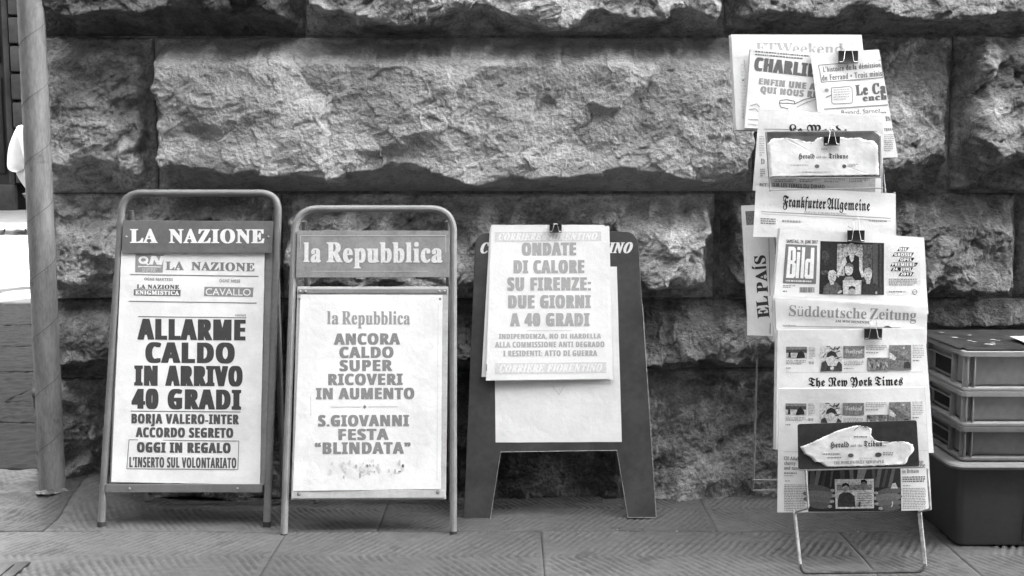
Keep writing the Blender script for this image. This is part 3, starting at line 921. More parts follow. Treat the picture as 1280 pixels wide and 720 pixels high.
def f(p):
    p.quad((168.6, 361.8), (227, 362.6), (226.5, 370.4), (168.2, 369.4), 0.40)
    p.text("ENIGMISTICA", 'serif', 170, 368.2, 225, 369, 5.2, 0.93, 0.8, vb=0.2)
on(SP1, "logo_box", po1, f)
def f(p):
    p.quad((256.5, 358.6), (317.6, 359.6), (316.8, 371.4), (255.8, 370.2), 0.55)
    p.text("CAVALLO", 'plain', 258, 368.9, 314, 369.7, 8.4, 0.93)
on(SP1, "logo_box", po1, f)
on(SP1, "rule", po1, lambda p: p.line(162, 376.7, 321.5, 379, 1.1, 0.45))
put(SP1, po1, "small_print", "FIRENZE", 'sans', 295, 395.4, 308, 395.5, 2.2, 0.45)
on(SP1, "rule", po1, lambda p: p.line(174, 395.8, 308.7, 397.4, 1.0, 0.4))
for st, x0, y0, x1, y1, h in (("ALLARME", 172.8, 424.4, 307.6, 425.6, 25.4), ("CALDO", 182.6, 453.3, 294.4, 454, 25.2), ("IN ARRIVO", 169, 481.8, 304.2, 482.7, 24.8), ("40 GRADI", 165.8, 510.6, 302.2, 512, 24.6)):
    put(SP1, po1, "headline", st, 'sans', x0, y0, x1, y1, h, K, 4.0, vb=0.6)
on(SP1, "rule", po1, lambda p: p.line(165, 513.6, 301.4, 514.8, 1.0, 0.4))
put(SP1, po1, "subheading", "BORJA VALERO-INTER", 'sans', 165.7, 529, 299.5, 530.2, 12, 0.33, 1.6, vb=0.3)
put(SP1, po1, "subheading", "ACCORDO SEGRETO", 'sans', 171, 546, 292.3, 547, 12, 0.33, 1.6, vb=0.3)
def f(p):
    q = [(162.8, 549.4), (299.2, 551), (298, 586.6), (160, 585.5), (162.8, 549.4)]
    p.pline(q, 0.9, 0.45)
on(SP1, "box_outline", po1, f)
put(SP1, po1, "subheading", "OGGI IN REGALO", 'sans', 172.5, 565, 289, 566.2, 12.6, 0.33, 1.9, vb=0.3)
put(SP1, po1, "subheading", "L'INSERTO SUL VOLONTARIATO", 'sans', 163, 583.6, 296, 584.9, 13, 0.35, 0.9)

# --- second stand -----------------------------------------------
P2 = lean(669, 3.355, 261, 3.54, 0.0)
s2 = empty("placard_stand", ground_at(460, 668), "pale worn tubular placard stand with a faded header, standing second from the left", "placard stand")
def flat_bar_frame(pl, pts, rad, w, d, name, mat, parent):
    path = rounded([pl.at(x, y, 0) for x, y in pts], rad, 12); b = BM(); n = pl.n; V = []; 
    P = [np.array(p) for p in path]
    for i, p in enumerate(P):
        t = P[min(i + 1, len(P) - 1)] - P[max(i - 1, 0)]; t /= np.linalg.norm(t); sd = np.cross(n, t); c = 0.28
        for a_, e_ in ((-1, -c), (-1, c), (-c, 1), (c, 1), (1, c), (1, -c), (c, -1), (-c, -1)):
            V.append(p + sd * a_ * w / 2 + n * e_ * d / 2)
    k = 8; Fc = [(i * k + j, i * k + (j + 1) % k, (i + 1) * k + (j + 1) % k, (i + 1) * k + j) for i in range(len(P) - 1) for j in range(k)]
    Fc += [tuple(range(k)), tuple(range((len(P) - 1) * k, len(P) * k))]
    return b.raw(V, Fc).build(name, mat, parent)
flat_bar_frame(P2, [(355, 669), (369.5, 261), (566.8, 261), (566.7, 666)], 0.075, 0.0215, 0.020, "front_frame", m_tube2, s2)
foot(P2, 355.1, 667, 355, 671, 0.0115, s2); foot(P2, 566.7, 664, 566.7, 668, 0.0115, s2)
rear(P2, (378, 559), 275, 3.68, 0.009, m_tube2, s2)
h2 = panel(P2, [(372.6, 289), (562.3, 289), (561.3, 347), (370.6, 347.4)], 0.003, "header", m_head2, s2, 0.012)
SH2 = Sheet(P2, [(372.6, 289), (562.3, 289), (561.3, 347), (370.6, 347.4)], wave=0)
def f(p):
    p.text("la", 'serif', 380, 328, 402, 328.3, 24, 0.84, 1.6, vb=0.5)
    p.text("Repubblica", 'serif', 409, 328.4, 553.5, 328.6, 25, 0.84, 1.7, vb=0.5)
    for a in ([(377, 312), (376.6, 295.2), (470, 295)], [(470, 295), (557.6, 295), (557.6, 316)]): p.pline(a, 0.7, 0.74)
    p.line(390, 339.5, 535, 339.5, 0.6, 0.72)
on(SH2, "header_lettering", h2, f, 0.0127)
b2 = panel(P2, [(372, 358.5), (560.6, 358.5), (557.5, 624), (364.2, 624.5)], 0.012, "display_board", m_board2, s2, 0.006, bev=0.0015)
panel(P2, [(373.2, 361.5), (559.2, 361.5), (559, 367), (373, 367)], 0.002, "top_strip", m_zinc2 if 'm_zinc2' in globals() else m_tube2, b2, 0.0085)
panel(P2, [(365.5, 613.3), (556.5, 612.2), (556.3, 621.8), (365.2, 622.8)], 0.002, "bottom_strip", m_board2, b2, 0.0095)
for x, y in ((376, 364.5), (382.5, 364.5), (549.5, 364), (555.8, 364)): rivet(P2, x, y, 0.0088, 0.0036, "rivet", s2)
for x, y in ((374.5, 617), (547.6, 614.5), (550.5, 374)): rivet(P2, x, y, 0.0098, 0.0062, "bolt", s2, m_tube2)
rivet(P2, 375.5, 373.5, 0.0095, 0.0045, "bolt", s2, m_tube2)
SP2 = Sheet(P2, [(376.5, 368.5), (553.5, 369), (551.5, 611), (367, 613.2)], bulge=lambda u, v: 0.0105 + 0.0012 * math.sin(u * 7), wave=0.0016, seed=8)
po2 = empty("poster", P2.at(460, 612, 0.01), "white news poster in the pale worn stand reading ANCORA CALDO SUPER RICOVERI IN AUMENTO", "poster")
SP2.build("paper", M_POSTER, po2, 0.0006, 30, 36, 0.3)
def f(p):
    p.line(548, 380, 546.5, 600, 0.8, 0.84)  # grey lines drawn in place of the shading along creases
    p.line(389, 495, 389.5, 520, 0.7, 0.78)
on(SP2, "crease_shading", po2, f)
G2 = 0.53
put(SP2, po2, "masthead", "la", 'serif', 409.5, 405.4, 424, 405.5, 16.2, 0.60, 0.7)
put(SP2, po2, "masthead", "Repubblica", 'serif', 428, 405.5, 513, 405.7, 16.6, 0.60, 0.8)
for st, x0, x1, y, h in (("ANCORA", 418, 500.6, 431, 13.8), ("CALDO", 425, 492.4, 447.5, 13.6), ("SUPER", 425, 491, 464, 13.6), ("RICOVERI", 411, 503.8, 481.3, 13.8), ("IN AUMENTO", 395.6, 518.3, 499, 13.8),
                         ("S.GIOVANNI", 398.4, 511.7, 532.8, 13.8), ("FESTA", 423.8, 486.3, 549.8, 13.6), ("“BLINDATA”", 394.2, 513.6, 567.2, 14.2)):
    put(SP2, po2, "headline", st, 'sans', x0, y, x1, y - 0.3, h, G2, 2.0, vb=0.45)
def f(p):
    p.line(415, 508.6, 452, 508.5, 0.7, 0.7); p.line(461, 508.4, 497.5, 508.3, 0.7, 0.7)
    p.poly([(456.4, 505.8), (458.8, 508.4), (456.4, 511), (454, 508.4)], 0.5)
on(SP2, "rule", po2, f)
def f(p):
    rnd = random.Random(9)
    for _ in range(46):
        x = 455 + rnd.gauss(0, 24); y = 584 + rnd.gauss(0, 6.5)
        if not (404 < x < 512 and 571 < y < 597): continue
        k = rnd.randint(5, 8); r = rnd.uniform(0.6, 2.6)
        p.poly([(x + r * rnd.uniform(0.5, 1.2) * math.cos(2 * math.pi * i / k), y + r * 1.7 * rnd.uniform(0.5, 1.2) * math.sin(2 * math.pi * i / k)) for i in range(k)], rnd.choice((0.70, 0.78, 0.82, 0.86, 0.84)))
    p.ell(504, 582, 1.6, 2.2, 0.4); p.ell(460, 582, 1.2, 2.0, 0.5); p.ell(500, 589, 2.0, 1.0, 0.55)
on(SP2, "smudges", po2, f)["kind"] = "stuff"

# --- third stand: dark board ------------------------------------
P3 = lean(650, 3.51, 296, 3.66, 0.0)
s3 = empty("sandwich_board", ground_at(700, 649), "dark painted sandwich board with splayed legs and rounded shoulders", "sandwich board")
out3 = [(594, 300), (602, 291.5), (700, 287), (789, 290), (797.5, 300), (820.6, 648), (785, 648), (771, 563.5), (626, 565.5), (612.5, 650), (579.5, 650)]
rad = [0.015, 0.03, 0.2, 0.03, 0.015, 0.002, 0.002, 0.004, 0.004, 0.002, 0.002]
fp = panel(P3, out3, 0.010, "front_panel", m_dark, s3, 0.0, rad, 0.0012)
# light chipped edge strips that show round the cut-out and down the right side
def edge(pts, name="worn_edge"):
    b = BM(); b.tube([P3.at(x, y, 0.0005) for x, y in pts], 0.0014, 6); return b.build(name, m_edge, fp)
edge([(612.8, 649), (625.8, 565), (771, 563), (785, 647), (820, 647)])
edge([(803, 380), (812, 520), (820.2, 646)])
P3b = Plane(at(600, 630, 3.78), at(1000, 630, 3.78), at(600, 296, 3.685))
pz = [P3.at(x, y, -0.012) for x, y in [(600, 296), (792, 294)]]
bl, br = np.array([pz[0][0] - 0.04, 3.74, 0.0]), np.array([pz[1][0] + 0.06, 3.74, 0.0])
def lerp(a, b, t): return a + (b - a) * t
pts = [pz[0], pz[1], br, lerp(br, bl, 0.14), lerp(lerp(pz[1], br, 0.76), lerp(pz[0], bl, 0.76), 0.18), lerp(lerp(pz[0], bl, 0.76), lerp(pz[1], br, 0.76), 0.18), lerp(bl, br, 0.14), bl]
nb = np.cross(pts[1] - pts[0], pts[7] - pts[0]); nb /= np.linalg.norm(nb); nb = nb if nb[1] < 0 else -nb
BM().slab(pts, nb, 0.010).build("rear_panel", m_dark, s3)
def f(p): p.text("CORRIERE FIORENTINO", 'italic', 600, 316.6, 790, 316.2, 13.2, 0.93, 1.5, 0.12, vb=0.3)
on(Sheet(P3, [(594, 300), (797, 300), (820, 648), (580, 650)], wave=0), "painted_lettering", fp, f, 0.0008)
def f(p): p.quad((777, 328), (779.5, 331), (785, 545), (783.5, 541), 0.36)
SB3 = Sheet(P3, [(617, 333), (771, 333.3), (777.2, 552.4), (619.5, 553)], bulge=lambda u, v: 0.0012, wave=0.0004, seed=12)
op3 = empty("poster", P3.at(698, 552, 0.0), "blank greyish sheet pasted on the dark sandwich board, showing below the clipped bills", "poster")
SB3.build("paper", M_OLD if False else M_PAPER3, op3, 0.0005, 12, 16, 0.2)
on(SB3, "torn_patch", op3, lambda p: (p.poly([(690, 483), (706, 482.6), (698.8, 494.0)], 0.80), p.poly([(691.5, 482.6), (705, 482.2), (698.5, 492)], 0.90)))
bill_sheets = [
    ([(612.3, 284), (761.5, 283), (766, 475), (602, 471)], 0.006, M_BILL),
    ([(614, 281.5), (755, 281.5), (763, 473.5), (607.5, 475.5)], 0.010, M_BILL)]
bills = empty("newspaper_bill", P3.at(690, 474, 0.01), "clipped white bills on the dark sandwich board with pale grey ONDATE DI CALORE headline", "bill")
for i, (q, o_, m_) in enumerate(bill_sheets):
    S = Sheet(P3, q, bulge=lambda u, v, o_=o_, i=i: o_ + 0.010 * max(0, v - 0.55) ** 1.5 * (1 + 0.5 * i) + 0.004 * math.sin(u * 3 + i) * v, wave=0.0018, seed=20 + i)
    S.build("sheet", m_, bills, 0.0006, 26, 34)
B = S
G3 = 0.67
def f(p):
    p.quad((618.8, 290.6), (751, 289.8), (751.3, 301.6), (618.4, 302.4), 0.84)
    p.text("CORRIERE FIORENTINO", 'italic', 622.8, 300.6, 746, 300, 8.8, 0.95, 0.8, 0.1)
on(B, "masthead", bills, f)
for st, x0, x1, y, h in (("ONDATE", 652, 720, 319.8, 15.6), ("DI CALORE", 642, 730.3, 342, 16), ("SU FIRENZE:", 634, 738.6, 363.6, 16.2), ("DUE GIORNI", 635.2, 738.2, 385.6, 16), ("A 40 GRADI", 637.4, 736.8, 408, 16)):
    put(B, bills, "headline", st, 'sans', x0, y, x1, y - 0.4, h, G3, 2.6, vb=0.5)
on(B, "rule", bills, lambda p: p.line(659, 413.3, 715, 413.1, 0.6, 0.82))
for st, x0, x1, y, h in (("INDIPENDENZA, NO DI HARDELLA", 623.6, 751, 423.6, 6.2), ("ALLA COMMISSIONE ANTI DEGRADO", 618.8, 755.3, 434.3, 7), ("I RESIDENTI: ATTO DI GUERRA", 629, 746.2, 445.4, 7.2)):
    put(B, bills, "subheading", st, 'sans', x0, y, x1, y - 0.5, h, 0.70, 0.9)
def f(p):
    p.quad((619, 454), (757.2, 452.6), (757.6, 466), (618.8, 467.3), 0.84)
    p.text("CORRIERE FIORENTINO", 'italic', 624, 465.2, 752, 464, 9.6, 0.95, 0.9, 0.1)
on(B, "masthead", bills, f)
def f(p): p.line(608.5, 455, 608.2, 468, 1.2, 0.5)
on(Sheet(P3, bill_sheets[0][0], bulge=lambda u, v: 0.0165, wave=0), "vertical_print", bills, f)

m_clip = worn("black_clip_steel", 0.012, 0.3, 40, 0.32, spec=0.6)
m_wire = metal("bright_wire", 0.42, 0.28, 0.9, 0.2)
def clip(pl, x0, y0, x1, y1, off, up=1.0, label="", dark_handle=False, back=True, sc_=1.0):
    """binder clip: black spring body with two wire handles"""
    c = empty("binder_clip", pl.at((x0 + x1) / 2, y1, off), label, "binder clip")
    d = 0.006
    q = lambda x, y, o=0: pl.at(x, y, off + o)
    w = x1 - x0; b = BM()
    # triangular section body
    prof = [(y0, 0.0), (y0 + 0.6, 0.0045), (y1 - 0.8, 0.0012), (y1, 0.0024), (y1 + 0.2, 0.0)]
    V = [q(x, y, o) for x in (x0, x1) for y, o in prof] + [q(x, y, -0.012) for x in (x0, x1) for y in (y0, y1)]
    k = len(prof)
    Fc = [(i, i + 1, k + i + 1, k + i) for i in range(k - 1)] + [(0, k, 2 * k + 2, 2 * k), tuple(range(k))[::-1] + (2 * k, 2 * k + 1)[:0], tuple(k + i for i in range(k))]
    b.raw(V, Fc)
    b.tube([q(x0, y1 - 0.3, 0.001), q(x1, y1 - 0.3, 0.001)], 0.0015, 8)
    b.build("clip_body", m_clip, c)
    cx = (x0 + x1) / 2; hw = w * 0.36
    def handle(flip):
        b = BM(); yb = y1 - 1.2
        if not flip: pts = [(x0 + w * 0.03, yb), (cx - hw * 0.75, yb), (cx - w * 0.13, y0 - w * 0.25 * up), (cx - w * 0.20, y0 - w * 0.55 * up), (cx - w * 0.08, y0 - w * 0.72 * up), (cx + w * 0.08, y0 - w * 0.72 * up), (cx + w * 0.20, y0 - w * 0.55 * up), (cx + w * 0.13, y0 - w * 0.25 * up), (cx + hw * 0.75, yb), (x1 - w * 0.03, yb)]
        else: pts = [(x0 + w * 0.3, y0 + 1), (cx - w * 0.15, y0 - 2), (cx - w * 0.34, y0 - w * 0.18), (cx - w * 0.42, y0 - w * 0.26)]
        b.tube(rounded([q(x, y, 0.0055 if not flip else -0.004) for x, y in pts], 0.004, 4), 0.00085, 6)
        return b.build("wire_handle", m_wire if not dark_handle else m_tube1, c)
    handle(False)
    if back: handle(True)
    return c
clip(P3, 686.7, 281.2, 701.7, 291.5, 0.020, 0.0, "small black binder clip holding the bills at the top of the dark sandwich board", back=False)
# ------------------------------------------------------------------ wire newspaper rack
PR = lean(716, 2.985, 60, 3.42)           # the leaning front of the rack
rack = empty("newspaper_rack", ground_at(1076, 715), "tall leaning wire newspaper rack on thin bent legs beside the plastic crates", "newspaper rack")
def wire(pts, r=0.0028, rad=0.02, name="wire_frame", mat=None, pl=PR, off=0.0, parent=None):
    w = [pl.at(p[0], p[1], off + (p[2] if len(p) > 2 else 0)) for p in pts]
    if rad: w = rounded(w, rad, 6)
    return BM().tube(w, r, 8).build(name, mat or m_wire, parent or rack)
# base loop and front legs
m_rk = worn("rack_steel", 0.34, 0.45, 40, 0.35, 0.35, dark=0.6)
wire([(993, 642), (999, 700), (1000.5, 707)], 0.0040, 0, "front_leg", m_rk)
wire([(1150.5, 640), (1156.5, 700), (1157, 707)], 0.0040, 0, "front_leg", m_rk)
wire([(1000.3, 705), (1003, 716), (1152, 714.5), (1157, 705)], 0.0044, 0.022, "base_bar", worn("worn_rack_steel", 0.05, 0.8, 40, 0.4, dark=0.5))
def rails(name, pts, r=0.003):
    return BM().tube([at(*q) for q in pts], r, 8).build(name, m_rk, rack)
rails("side_rail", [(993, 644, 3.03), (992.5, 634, 3.125), (990, 575, 3.19), (980, 430, 3.30), (968, 290, 3.385), (955, 160, 3.50), (952, 70, 3.52)])
rails("side_rail", [(1150.5, 642, 3.03), (1150.5, 632, 3.125), (1150, 575, 3.19), (1142, 430, 3.30), (1112, 290, 3.385), (1098, 160, 3.50), (1090, 90, 3.52)])
wire([(1000, 588, 0.06), (1003.5, 635, 0.06), (994, 640, 0.0), (1001, 705, 0.0)], 0.0032, 0.01, "front_wire", m_rk)
wire([(1149.5, 586, 0.06), (1153, 636, 0.06), (1148, 640, 0.0), (1155, 705, 0.0)], 0.0032, 0.01, "front_wire", m_rk)
# rear leg with its cross bars, standing against the foot of the wall
b = BM(); rl_ = [at(951, 240, 3.62), at(947, 422, 3.69), at(942, 600, 3.725), at(940.5, 613, 3.725)]
b.tube(rl_, 0.0036, 8)
rr_ = [at(1118, 240, 3.62), at(1122, 422, 3.69), at(1126, 613, 3.725)]
b.tube(rr_, 0.0036, 8)
b.tube([at(941, 600, 3.722), at(1126, 600, 3.722)], 0.0030, 8)
b.tube([at(940, 613, 3.725), at(1126, 613, 3.725)], 0.0034, 8)
b.build("rear_frame", m_rk, rack)
for y_, xa, xb, d_ in ((245, 962, 1106, 3.42), (392, 977, 1136, 3.34), (470, 982, 1144, 3.26), (575, 990, 1150, 3.17)):
    rails("cross_bar", [(xa, y_, d_), (xb, y_, d_)], 0.0024)

def paper_stack(name, label, plane, quad, layers, mat=None, bulge=None, seed=1, wave=0.0022, cat="newspaper", nu=30, nv=22, thick=0.0035, spread=2.2, dirs=(1, -0.6)):
    """a folded newspaper: several page blocks slightly out of register"""
    c = [(q[0], q[1]) for q in quad]
    root = empty(name, plane.at((c[2][0] + c[3][0]) / 2, (c[2][1] + c[3][1]) / 2, 0), label, cat)
    rnd = random.Random(seed)
    for i in range(layers, 0, -1):
        dx, dy = dirs[0] * spread * i * rnd.uniform(0.5, 1.1), dirs[1] * spread * i * rnd.uniform(0.4, 1.0)
        S = Sheet(plane, [(x + dx, y + dy) for x, y in c], bulge=(lambda u, v, i=i: (bulge(u, v) if bulge else 0) - 0.0045 * i), wave=wave * 0.8, seed=seed + i)
        S.build("inner_pages", M_PAPER2 if i % 2 else M_PAPER, root, 0.003, 16, 14)
    S = Sheet(plane, c, bulge=bulge, wave=wave, seed=seed)
    S.build("front_page", mat or M_PAPER, root, thick, nu, nv)
    return root, S

def tier(py, d, slope=0.16):
    """plane of one tier: d metres away at image row py, leaning back by slope (metres of depth per metre of height)"""
    a = at(600, py, d); c = a + np.array([0, slope, 1.0])
    return Plane(a, at(1000, py, d), c)

# --- back row, top: three papers held by one clip
T = tier(165, 3.47)
ft, S = paper_stack("newspaper", "pale broadsheet with a cut off serif title, rearmost at the very top of the rack", T, [(914, 43), (1077, 43.5), (1090, 168), (920.5, 162)], 2, M_PAPER3, seed=31, dirs=(-1, 0.3))
put(S, ft, "masthead", "FTWeekend", 'serif', 944.5, 66.5, 1054, 67.5, 13.2, 0.70)
def f(p):
    p.line(930, 75, 931.5, 88, 1.2, 0.7); p.line(928.5, 99, 929.5, 101, 3, 0.55); p.greek(926.5, 80, 933, 150, 16, 0.86, 3)
on(S, "body_text", ft, f)
T2 = tier(160, 3.455)
ch, S = paper_stack("newspaper", "paper titled in bold slanting capitals tucked behind the clipped front sheet at the top", T2, [(938.5, 60.5), (1022, 66), (1030, 163), (931, 160)], 1, M_PAPER3, seed=34, nu=20, dirs=(-0.8, 0.2))
def f(p):
    p.greek(944, 63.5, 1012, 71, 2, 0.45, 5, 0.42, 0.085)
on(S, "small_print", ch, f)
put(S, ch, "masthead", "CHARLIE", 'sans', 942, 88, 1018, 96.5, 16.4, 0.42, 3.0, vb=0.5)
put(S, ch, "headline", "ENFIN UNE A", 'sans', 948, 105.4, 1019, 112.4, 7.6, 0.60, 1.5, vb=0.3)
put(S, ch, "headline", "QUI NOUS RE", 'sans', 950, 115.8, 1021, 122.4, 7.8, 0.60, 1.5, vb=0.3)
def f(p):
    p.pline([(974, 129), (975, 125.5), (984, 124.5), (993, 126.5), (993, 130), (984, 129), (974, 129)], 0.9, 0.35)
    p.pline([(993, 130), (1006, 124), (1020, 121)], 0.9, 0.4); p.pline([(996, 134), (1008, 128), (1020, 124)], 0.7, 0.5)
    p.pline([(974, 129), (976, 134), (985, 136)], 0.9, 0.4); p.pline([(938, 132), (946, 130), (950, 134)], 0.7, 0.5)
    p.pline([(936, 137), (944, 136), (948, 140)], 0.7, 0.5); p.line(935, 149, 948, 150, 0.9, 0.5); p.line(935, 155, 947, 156.5, 0.7, 0.6)
on(S, "picture", ch, f)
T3 = tier(190, 3.43)
cn, S = paper_stack("newspaper", "white folded paper hanging at the rack's top right with a boxed two line notice", T3, [(1013, 67), (1098, 62), (1121.5, 196.5), (1030, 200)], 1, M_PAPER3, seed=37, nu=18, nv=26, wave=0.003, dirs=(0.8, 0.2))
def f(p): p.pline([(1023, 81.6), (1101.2, 75.2), (1103.6, 97), (1026.8, 103), (1023, 81.6)], 0.8, 0.42)
on(S, "box_outline", cn, f)
put(S, cn, "headline", "L'histoire de la démission", 'plain', 1029, 90.4, 1100.5, 84, 7.0, 0.50, 0.6)
put(S, cn, "headline", "de Ferrand • Trois minis", 'plain', 1027.4, 101.2, 1102.5, 95, 7.2, 0.50, 0.6)
put(S, cn, "masthead", "Le Ca", 'serif', 1070, 119.4, 1107.5, 116.4, 13, 0.42, 1.6, vb=0.4)
put(S, cn, "masthead", "ench", 'serif', 1078.5, 126.6, 1109, 124.4, 8, 0.42, 1.4)
def f(p):
    p.pline([(1039, 110), (1062, 108), (1065, 110), (1066, 127), (1064, 129), (1042, 130), (1039.5, 128), (1039, 110)], 0.8, 0.5)
    p.greek(1042, 112, 1062, 127, 5, 0.72, 6, 0.4, -0.06); p.ell(1033, 113, 2.6, 2.2, 0.6); p.line(1032, 122, 1039, 119, 1.2, 0.5)
    p.line(1030, 136.5, 1110, 131, 1.4, 0.55)
    p.text("Bayard, Sarnez...", 'plain', 1052, 144, 1106, 140, 6, 0.45)
    p.greek(1102, 140, 1109, 143, 1, 0.3, 7); p.text("IN", 'sans', 1107, 151.5, 1113, 151, 6, 0.3); p.text("TERRA", 'sans', 1104.5, 164, 1117, 163.4, 3.5, 0.35)
    p.greek(1105, 168, 1117, 190, 9, 0.66, 8)
on(S, "small_print", cn, f)
clip(T3, 1047, 64.2, 1071.2, 79.8, 0.008, 1.0, "black binder clip with a tall wire loop at the very top of the newspaper rack")

# --- second tier
T4 = tier(236, 3.38, 0.14)
lm, S = paper_stack("newspaper", "greyish newspaper with black letter title behind the torn white card of the upper tier", T4, [(949, 138), (1104, 146), (1101, 242), (941, 238)], 2, M_PAPER, bulge=lambda u, v: 0.004 * math.sin(u * 3.2), seed=41, dirs=(0.8, -0.9))
def f(p): p.text("Le Monde", 'gothic', 985, 171, 1059, 172.2, 15.6, 0.16, 0.7)
on(S, "masthead", lm, f)
def f(p):
    p.line(955, 161.5, 1096, 164.5, 0.8, 0.55)
    p.text("D", 'serif', 951, 205, 955.5, 205, 6.5, 0.4); p.greek(950, 211, 956, 222, 4, 0.6, 3); p.greek(949, 170, 955.5, 196, 9, 0.72, 4)
    p.quad((962, 221), (1094, 221), (1094, 242), (960, 239), 0.66, 0.0)
    for i in range(4): p.greek(968 + i * 31, 222.5, 994 + i * 31, 229, 3, 0.35, 5 + i)
    p.text("SUR LES TERRES DU DJIHAD", 'plain', 965, 234, 1030, 236.4, 5.2, 0.22, 0.3)
    p.text("RET", 'plain', 949.5, 233, 958, 233.4, 4, 0.35, 0.2)
on(S, "body_text", lm, f)
tn = [(957.5, 162.5), (1091.5, 161.5), (1099.5, 170), (1101.5, 222), (961, 222.5)]
Tp = tier(222, 3.335, 0.12)
pl_ = panel(Tp, [(956.5, 164.5), (1091, 163.5), (1100, 169.5), (1101, 221.5), (960.5, 222.5)], 0.002, "name_plate", worn("plate_grey", 0.13, 0.3, 30, 0.5), rack, 0.0, 0.006)
def torn(pl, poly, off, mat, name, parent, thick=0.0006, jag=0.5, seed=1, cen=None):
    P = []; rnd = random.Random(seed)
    for i in range(len(poly)):
        a, b_ = poly[i], poly[(i + 1) % len(poly)]; n = max(1, int(math.hypot(b_[0] - a[0], b_[1] - a[1]) / 1.8))
        for k in range(n):
            t = k / n; P.append((a[0] + (b_[0] - a[0]) * t + rnd.uniform(-jag, jag), a[1] + (b_[1] - a[1]) * t + rnd.uniform(-jag, jag)))
    # lifts slightly at its rim
    cx, cy = cen or (sum(p[0] for p in P) / len(P), sum(p[1] for p in P) / len(P))
    rings = [0.0, 0.5, 0.8, 0.93, 1.0]; V = []; n = len(P)
    for r in rings[1:]:
        for x, y in P: V.append(pl.at(cx + (x - cx) * r, cy + (y - cy) * r, off + (0.0006 * max(0, (r - 0.93) / 0.07) * (1 + math.sin(x * 0.35 + y * 0.2)) if r > 0.95 else 0)))
    V.append(pl.at(cx, cy, off)); F_ = []
    for j in range(len(rings) - 2):
        for i in range(n): F_.append((j * n + i, j * n + (i + 1) % n, (j + 1) * n + (i + 1) % n, (j + 1) * n + i))
    for i in range(n): F_.append((len(V) - 1, (i + 1) % n, i))
    b = BM(); b.raw(V, F_); 
    o = b.build(name, mat, parent)
    md = o.modifiers.new("t", 'SOLIDIFY'); md.thickness = thick
    return o
m_torn = paper_mat("torn_card", 0.78, 0.22)
torn(Tp, [(959, 179), (965, 173.5), (985, 172.5), (1000, 175), (1008, 178), (1018, 177), (1022, 172), (1036, 171), (1050, 171.5), (1060, 173), (1075, 172), (1080, 175), (1092, 176), (1097, 182), (1098.5, 219), (1030, 220), (961, 221)], 0.0012, m_torn, "torn_label", pl_, seed=5)
ST1 = Sheet(Tp, [(957, 164), (1100, 164), (1101, 222), (961, 222)], wave=0)
def f(p):
    p.text("Herald", 'gothic', 997.5, 198.4, 1018, 198.4, 6.4, 0.25, 0.3); p.text("Tribune", 'gothic', 1035.5, 198.2, 1060, 198.4, 6.4, 0.25, 0.3)
    p.text("and the", 'gothic', 1020, 198, 1033, 198, 3.4, 0.55)
    p.greek(1026, 186, 1038, 188, 1, 0.35, 2); p.ell(1021, 208, 3, 2.4, 0.4); p.ell(1055, 208, 2.6, 2.4, 0.35)
    p.greek(988, 206, 1012, 208, 1, 0.6, 3); p.greek(1059, 205, 1072, 209, 2, 0.6, 4); p.greek(1002, 214.5, 1050, 217, 1, 0.7, 5)
on(ST1, "label_print", pl_, f, 0.0022)
wire([(957, 165, 0.004), (1092, 164, 0.004)], 0.0017, 0, "tier_wire", m_wire, Tp)
wire([(960.5, 223, 0.004), (1102, 222, 0.004)], 0.0020, 0, "tier_wire", m_wire, Tp)
wire([(961.5, 238, 0.010), (1103.5, 235.5, 0.010)], 0.0020, 0, "tier_wire", m_wire, Tp)
wire([(957, 165, 0.005), (962, 240, 0.008)], 0.0018, 0, "tier_post", m_wire, Tp)
wire([(1100, 170, 0.005), (1101.5, 242, 0.008)], 0.0018, 0, "tier_post", m_wire, Tp)
clip(Tp, 1028.4, 170.8, 1048.4, 182.2, 0.010, 0.8, "black binder clip over the torn white card of the upper tier", back=False)

# --- el pais, left edge, folded on its side
T5 = tier(420, 3.36, 0.15)
ep, S = paper_stack("newspaper", "narrow folded newspaper turned on its side, its serif title running upwards at the left edge", T5, [(933, 284), (985, 288), (990, 421), (934.5, 419)], 0, M_PAPER3, bulge=lambda u, v: 0.012 * math.sin(min(1, u * 1.5) * math.pi / 2), seed=45, nu=26, nv=30, thick=0.006)
put(S, ep, "masthead", "EL", 'serif', 960.5, 396.5, 958.8, 370, 14.2, 0.24, 0.9, vb=0.3)
put(S, ep, "masthead", "PAÍS", 'serif', 958.6, 365, 956.2, 319.5, 17, 0.24, 0.9, vb=0.3)
def f(p):
    p.line(960, 298, 961.5, 370, 0.7, 0.45); p.line(961.6, 404, 961.5, 417, 0.8, 0.4)
    for k in range(13): p.line(967.5 + 0.1 * k, 299 + k * 5.4, 967.8 + 0.1 * k, 303 + k * 5.4, 1.0, 0.6, 1)
    for k in range(13): p.line(970.5 + 0.1 * k, 299 + k * 5.4, 970.8 + 0.1 * k, 303 + k * 5.4, 0.7, 0.7, 1)
on(S, "small_print", ep, f)
T5b = tier(420, 3.425, 0.12)
bp, S = paper_stack("newspaper", "newspaper showing only its upper left corner with a dark square, behind the sideways paper", T5b, [(926.5, 257), (985, 254), (990, 420), (935, 416)], 0, M_PAPER, seed=48, nu=14)
on(S, "picture", bp, lambda p: p.quad((931.5, 264), (944, 263.4), (945, 280.6), (933, 281.4), 0.42))

